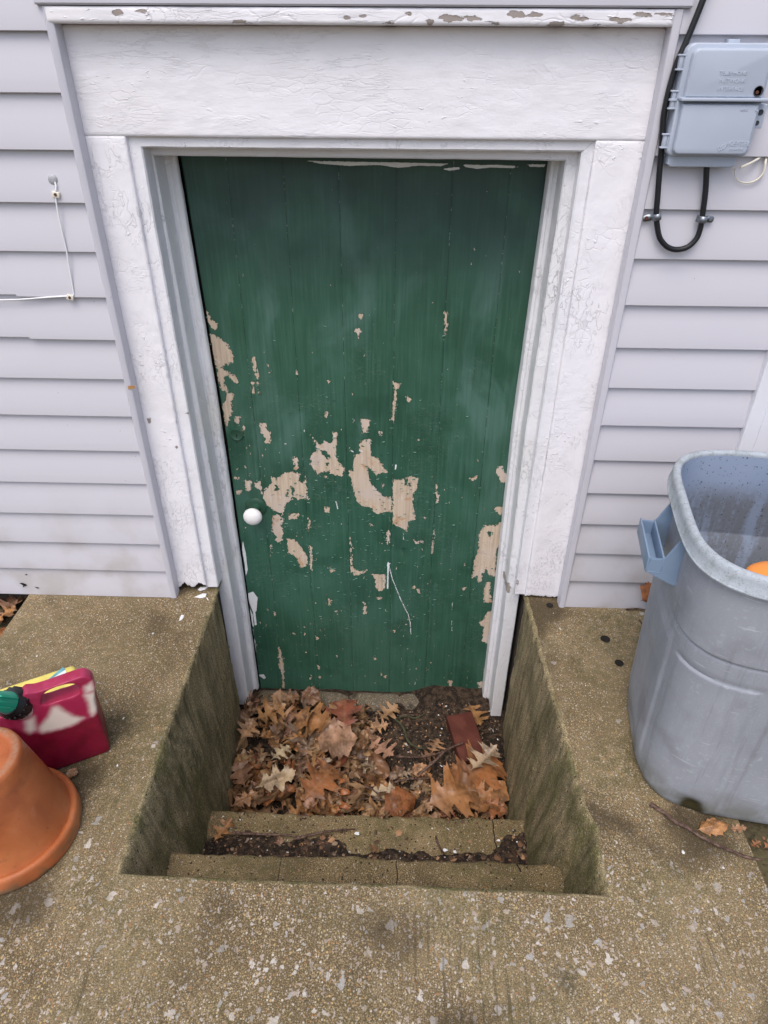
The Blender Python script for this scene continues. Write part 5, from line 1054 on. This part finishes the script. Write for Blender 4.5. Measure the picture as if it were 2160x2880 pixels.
# --- leaves one can tell apart
H = [
 (l3(430,350,.062), l3(760,200,.070), 0, OCH, 'ochre oak leaf with long points, uppermost by the left jamb foot', 8, 1.25),
 (l3(800,300,.068), l3(1240,400,.070), 4, OCH, 'large ochre tan oak leaf lying across the top of the heap', 0, 1.15),
 (l3(1350,480,.070), l3(1370,95,.075), 1, RED, 'reddish maroon oak leaf at the right edge of the heap, pointing at the door', 0, 1.0),
 (l3(1040,560,.066), l3(1500,560,.066), 2, PNK, 'broad pale tan leaf with a rounded outline below the maroon leaf', 0, 1.05),
 (l3(600,760,.064), l3(790,600,.066), 7, CRM, 'small cream white oak leaf in the middle of the heap', 0, 1.1),
 (l3(930,1190,.066), l3(1280,800,.072), 1, ORG, 'big rust orange oak leaf rising from the front of the heap', 20, 1.0),
 (l3(420,1060,.062), l3(880,890,.066), 6, CRM, 'pale grey cream curled oak leaf near the front of the heap', 25, .7),
 (l3(330,1050,.060), l3(260,780,.062), 4, BRN, 'dull brown oak leaf close to the left wall', -12, 1.1),
 (l3(280,560,.060), l3(430,350,.064), 6, TAN, 'tan oak leaf in front of the left jamb foot', 10, 1.2),
 (l3(700,140,.050), l3(900,90,.052), 1, BRN, 'brown oak leaf leaning on the door bottom', 10, 1.1),
 (l3(900,60,.062), l3(1120,150,.060), 2, BRN, 'broad brown leaf propped against the green door', 15, .8),
 (l3(170,1250,.055), l3(480,1100,.060), 6, TAN, 'long tan brown leaf curled against the left end of the lower step', 30, .6),
 (l3(940,1290,.05), l3(1060,1130,.066), 5, PNK, 'pinkish tan leaf standing at the step edge', 30, .6),
 (r5(240,350,.03), r5(440,200,.034), 0, TAN, 'light tan pointed oak leaf on bare soil nearest the sill', 0, 1.2),
 (r5(130,440,.024), r5(350,400,.026), 3, TAN, 'ochre tan pointed oak leaf on bare soil beside the maroon leaf', 0, 1.1),
 (r5(140,560,.022), r5(400,740,.026), 0, PNK, 'pinkish tan oak leaf flat on bare soil in the middle', 0, 1.1),
 (r5(-20,800,.036), r5(240,860,.034), 3, CRM, 'pale yellow tan oak leaf beside the heap below the pink one', 15, .7),
 (r5(790,690,.034), r5(860,530,.034), 7, TAN, 'tan oak leaf with two upright points, beside the brick', 0, 1.3),
 (r5(1180,170,.02), r5(1300,430,.024), 0, OCH, 'small orange tan oak leaf between the brick and the right jamb foot', 0, 1.0),
 (r5(1190,890,.062), r5(1470,630,.074), 3, CRM, 'pale tan pointed oak leaf lying over the rust brown one at the right wall', -10, 1.0),
 (r5(1030,1010,.044), r5(1540,760,.056), 1, ORG, 'rust brown oak leaf partly under the pale pointed one', 5, 1.25),
 (r5(720,1230,.050), r5(1290,1020,.062), 1, (.33, .15, .05), 'large glossy orange brown oak leaf in front of the rust brown one', 12, 1.15),
 (r5(1080,1110,.036), r5(1480,1200,.04), 6, OCH, 'curled orange brown oak leaf in the right corner by the step', 10, 1.0),
 (r5(1330,1310,.03), r5(1590,1250,.04), 1, TAN, 'tan brown leaf touching the right end of the lower step', 20, 1.0),
 (r5(1150,1290,.034), r5(1560,1010,.052), 2, OCH, 'broad orange brown leaf against the foot of the right wall', -15, .9),
 (r5(900,1060,.044), r5(1330,930,.056), 5, ORG, 'dark rust leaf bridging between the pale pointed leaf and the glossy one', 8, 1.1),
 (r5(1280,1200,.05), r5(1580,1330,.05), 6, ORG, 'curled rust leaf lowest in the right corner of the well', 25, .9),
 (r5(690,1180,.04), r5(790,1290,.04), 1, TAN, 'small tan leaf tip at the step edge in the middle', 15, 1.0),
 (r5(270,1290,.05), r5(660,1120,.036), 5, ORG, 'rust orange folded leaf lying along the step edge', 25, .75),
 (r5(530,1080,.032), r5(700,970,.036), 6, CRM, 'narrow pale curled leaf beside the forked twig', 35, .45),
 (r5(580,920,.036), r5(740,820,.036), 2, TAN, 'crumpled light tan leaf scrap against the forked twig', 20, .7),
 (r5(120,1140,.04), r5(440,1080,.04), 4, CRM, 'light tan lobed leaf just behind the rust orange folded one', 10, .9),
 (r5(340,900,.03), r5(440,940,.03), 5, GRY, 'rounded greyish leaf scrap in the middle of the twigs', 0, 1.0),
 (r5(660,740,.03), r5(840,690,.03), 7, BRN, 'dull brown oak leaf with a hole, behind the straight twig', 0, 1.2),
]
for (pb, pt, v_, c_, lab_, tl_, wd_) in H: hero(pb, pt, v_, c_, lab_, tl_, 0, wd=wd_*1.12)
hero(s5(115, 212, .012), s5(200, 92, .016), 3, OCH, 'ochre lobed leaf at the left end of the middle step', 0, 0, 'leaves on the middle step', wd=.9)
hero(s5(825, 205, .012), s5(880, 255, .012), 6, BRN, 'small curled brown leaf over the crack of the middle step', 30, 0, 'leaves on the middle step', wd=.6)
hero(s5(1100, 130, .008), s5(1125, 92, .010), 3, RED, 'tiny dark maroon leaf near the back edge of the middle step', 0, 0, 'leaves on the middle step')
hero(s5(405, 195, .012), s5(440, 195, .014), 5, PNK, 'little shell shaped tan leaf beside the dark wet twig', 10, 0, 'leaves on the middle step')
# by the cans and in the beds beside the slab
hero(g7(-20, 620, .004), g7(640, 540, .018), 5, OCH, 'tan orange leaf tucked under the front of the trash can', 10, 0, 'leaves around the trash can', wd=.55)
hero(g7(600, 600, .004), g7(980, 610, .010), 6, TAN, 'small curved leaf edge right of the one tucked under the trash can', 30, 0, 'leaves around the trash can', wd=.6)
hero(g7(1070, 960, .004), g7(1260, 870, .006), 0, ORG, 'small pointed orange leaf scrap at the slab edge', 0, 0, 'leaves around the trash can')
hero(g7(1350, 960, .0), g7(1600, 860, .0), 1, ORG, 'orange leaf in the soil beyond the slab edge', 0, 0, 'leaves around the trash can')
pb = py(1805, 1712, -.03); pt = py(1850, 1640, -.026)
o = put(FLATV[5], (pb+pt)/2+Vector((.012, 0, .012)), (R(70), R(-35), R(15)), .85, ORG, 'rust orange leaf standing against the siding behind the trash can', 'leaves around the trash can')
hero(pz(188, 2190, .006), pz(218, 2160, .012), 2, TAN, 'tan leaf scrap between the fuel can and the flower pot', 0, 0, 'leaves left of the stairwell')
rg = random.Random(5)
for (u, v, L, c_, lab_) in ((30, 1712, .10, PNK, 'pinkish brown leaf in the bed beyond the left slab edge'), (20, 1768, .12, ORG, 'bright rust leaf lowest in the bed beyond the left slab edge'), (5, 1745, .12, OCH, 'orange leaf in the bed beyond the left slab edge'), (50, 1690, .08, BRN, 'dark brown leaf tucked under the siding bottom in the left bed'), (-15, 1690, .1, DBR, 'dark leaf half buried in the left bed')):
    c0 = pz(u, v, -.055); put(VAR[rg.randrange(24)][1], c0, (rg.gauss(0, .3), rg.gauss(0, .3), rg.uniform(0, 6)), L/.115, c_, lab_, 'leaves in the left bed')
for i in range(16): put(VAR[rg.randrange(24)][1], (rg.uniform(-1.75, -1.2), rg.uniform(-.6, -.02), -.062), (rg.gauss(0, .3), rg.gauss(0, .3), rg.uniform(0, 6)), rg.uniform(.6, 1), rg.choice(pal), 'dead oak leaf scattered in the bed left of the slab', 'scattered leaves in the left bed')

# --- crumbs of leaf, bark and flaked paint: past counting
def crumbs(name, n, pick, smin, smax, cols, lab, cat, seed, flatk=.4):
    rg = random.Random(seed); V = []; F = []; C_ = []
    for i in range(n):
        x, y, z = pick(rg); s_ = rg.uniform(smin, smax)*(1 if rg.random() < .8 else 1.8); el = rg.uniform(.25, 1); an = rg.uniform(0, 6.28); q = Matrix.Rotation(an, 3, 'Z') @ Matrix.Rotation(rg.gauss(0, flatk), 3, 'X') @ Matrix.Rotation(rg.gauss(0, flatk), 3, 'Y'); o = len(V); m_ = rg.choice((4, 5, 5, 6))
        for j in range(m_): t = 2*math.pi*j/m_+rg.uniform(-.3, .3); V.append(Vector((x, y, z))+q @ Vector((math.cos(t)*s_, math.sin(t)*s_*el, 0)))
        V.append(Vector((x, y, z))+q @ Vector((0, 0, s_*.25))); c_ = rg.choice(cols); k = rg.uniform(.6, 1.2)
        for j in range(m_): F.append((o+j, o+(j+1) % m_, o+m_))
        C_ += [(c_[0]*k, c_[1]*k, c_[2]*k, 1)]*(m_+1)
    o = mesh(name, V, F, MAT['crumb'], smooth=False); ca = o.data.color_attributes.new('tint', 'FLOAT_COLOR', 'POINT'); ca.data.foreach_set('color', np.array(C_, dtype=np.float32).ravel())
    return tag(o, lab, cat, kind='stuff')
a = M('crumbs', .7, .3); an_ = a.t.nodes.new('ShaderNodeAttribute'); an_.attribute_name = 'tint'; MAT['crumb'] = a.out(an_.outputs['Color'])
def pf(rg):
    x = rg.uniform(-.3, .375); y = rg.uniform(-.44, .10); return x, y, floorz(x, y)+.002
cr_ = [BRN, DBR, DBR, GRY, TAN, DBR, (.05, .035, .025), (.12, .08, .05)]
crumbs('leaf_crumbs', 2600, pf, .0014, .0055, cr_, 'crumbs of leaf and bark scattered over the well floor', 'leaf litter', 1)
def pd_(rg):
    while True:
        x = rg.uniform(-.53, .38); y = rg.uniform(-.68, -.46); zd = driftz(x, y)
        if zd > -.3985 or rg.random() < .14: return x, y, max(zd, -.4)+.0015
crumbs('leaf_crumbs', 1300, pd_, .0012, .0065, cr_, 'crumbs of leaf and bark drifted over the middle step', 'leaf litter', 2)
crumbs('leaf_crumbs', 120, lambda rg: (rg.uniform(-.54, .38), rg.uniform(-.84, -.70), -.1975), .0007, .0018, [DBR, (.03, .022, .016)], 'dark specks on the top step', 'leaf litter', 3)
WHT = [(.72, .72, .70), (.60, .59, .55), (.66, .67, .70)]
crumbs('paint_crumbs', 110, lambda rg: (lambda x, y: (x, y, floorz(x, y)+.006))(rg.uniform(.0, .37), rg.uniform(-.36, .09)), .0011, .0036, WHT, 'white crumbs of flaked paint on the well floor', 'paint crumbs', 4)
crumbs('paint_crumbs', 34, lambda rg: (lambda x, y: (x, y, max(-.4, driftz(x, y))+.004))(rg.uniform(-.5, .38), rg.uniform(-.6, -.47)), .0012, .0035, WHT, 'white crumbs of flaked paint on the middle step', 'paint crumbs', 6)
def pslab(rg):
    while True:
        x = rg.uniform(-1.1, .7); y = rg.uniform(-.9, .0)
        if (x < -.575 or x > .44): return x, y, topz(x, y)+.001
crumbs('paint_crumbs', 60, pslab, .0010, .0026, WHT, 'white specks of flaked paint on the slab', 'paint crumbs', 7, .1)
def pbed(rg): return rg.uniform(.76, 1.6), rg.uniform(-1.0, -.02), -.014
crumbs('leaf_crumbs', 500, pbed, .002, .007, cr_, 'crumbs of leaf in the soil right of the slab', 'leaf litter', 8)
crumbs('leaf_crumbs', 500, lambda rg: (rg.uniform(-1.6, -1.14), rg.uniform(-.5, .0), -.072), .002, .007, cr_, 'crumbs of leaf in the bed left of the slab', 'leaf litter', 9)
# larger paint flakes
a = plain('paint_flake', (.74, .75, .77), .5, .1, 60, .4, 90)
def flake(pts, z, lab):
    V = [Vector((p.x, p.y, z+.0008+.0006*(i % 2))) for i, p in enumerate(pts)]; n = len(V); c_ = sum(V, Vector())/n+Vector((0, 0, .0012)); V2 = V+[c_]+[v_-Vector((0, 0, .001)) for v_ in V]
    F = [(i, (i+1) % n, n) for i in range(n)]+[(i, n+1+i, n+1+(i+1) % n, (i+1) % n) for i in range(n)]
    tag(mesh('paint_flake', V2, F, a, smooth=False), lab, 'paint flake', 'paint flakes near the left casing foot')
def k3(x, y): return pz(450+x/4.4233, 1580+y/4.4233, .001)
flake([k3(*p) for p in ((430, 440), (500, 410), (530, 395), (580, 400), (565, 440), (510, 455))], .001, 'white paint flake on the slab closest below the left casing')
flake([k3(*p) for p in ((470, 350), (500, 320), (560, 310), (655, 285), (672, 305), (590, 320), (560, 345), (500, 365))], .001, 'long white paint flake against the bottom of the left casing')
flake([k3(*p) for p in ((265, 660), (300, 668), (290, 700), (262, 730), (235, 735), (250, 700))], .001, 'small curled white paint flake further down the left slab')
flake([k3(*p) for p in ((575, 448), (590, 452), (607, 480), (595, 482))], .001, 'narrow sliver of white paint on the left lip of the stairwell')
def s6(x, y): return pz(530+x/1.6265, 2250+y/1.6265, -.39)
def flk(c, r, z, lab, seed):
    rg = random.Random(seed); flake([c+Vector((math.cos(t)*r*rg.uniform(.5, 1.2), math.sin(t)*r*rg.uniform(.4, 1), 0)) for t in np.linspace(0, 5.4, 6)], z, lab)
flk(s6(772, 160), .009, -.384, 'white paint flake beside the broken end of the brown twig', 1)
flk(s6(1175, 232), .007, -.387, 'upright white paint flake by the stubby stick', 2)
flk(s6(1217, 240), .007, -.387, 'white paint flake right of the stubby stick', 3)
flk(s6(1420, 183), .006, -.392, 'thin white paint flake towards the right end of the middle step', 4)
flk(s6(1553, 163), .008, -.388, 'bluish white paint flake in the right corner of the middle step', 5)
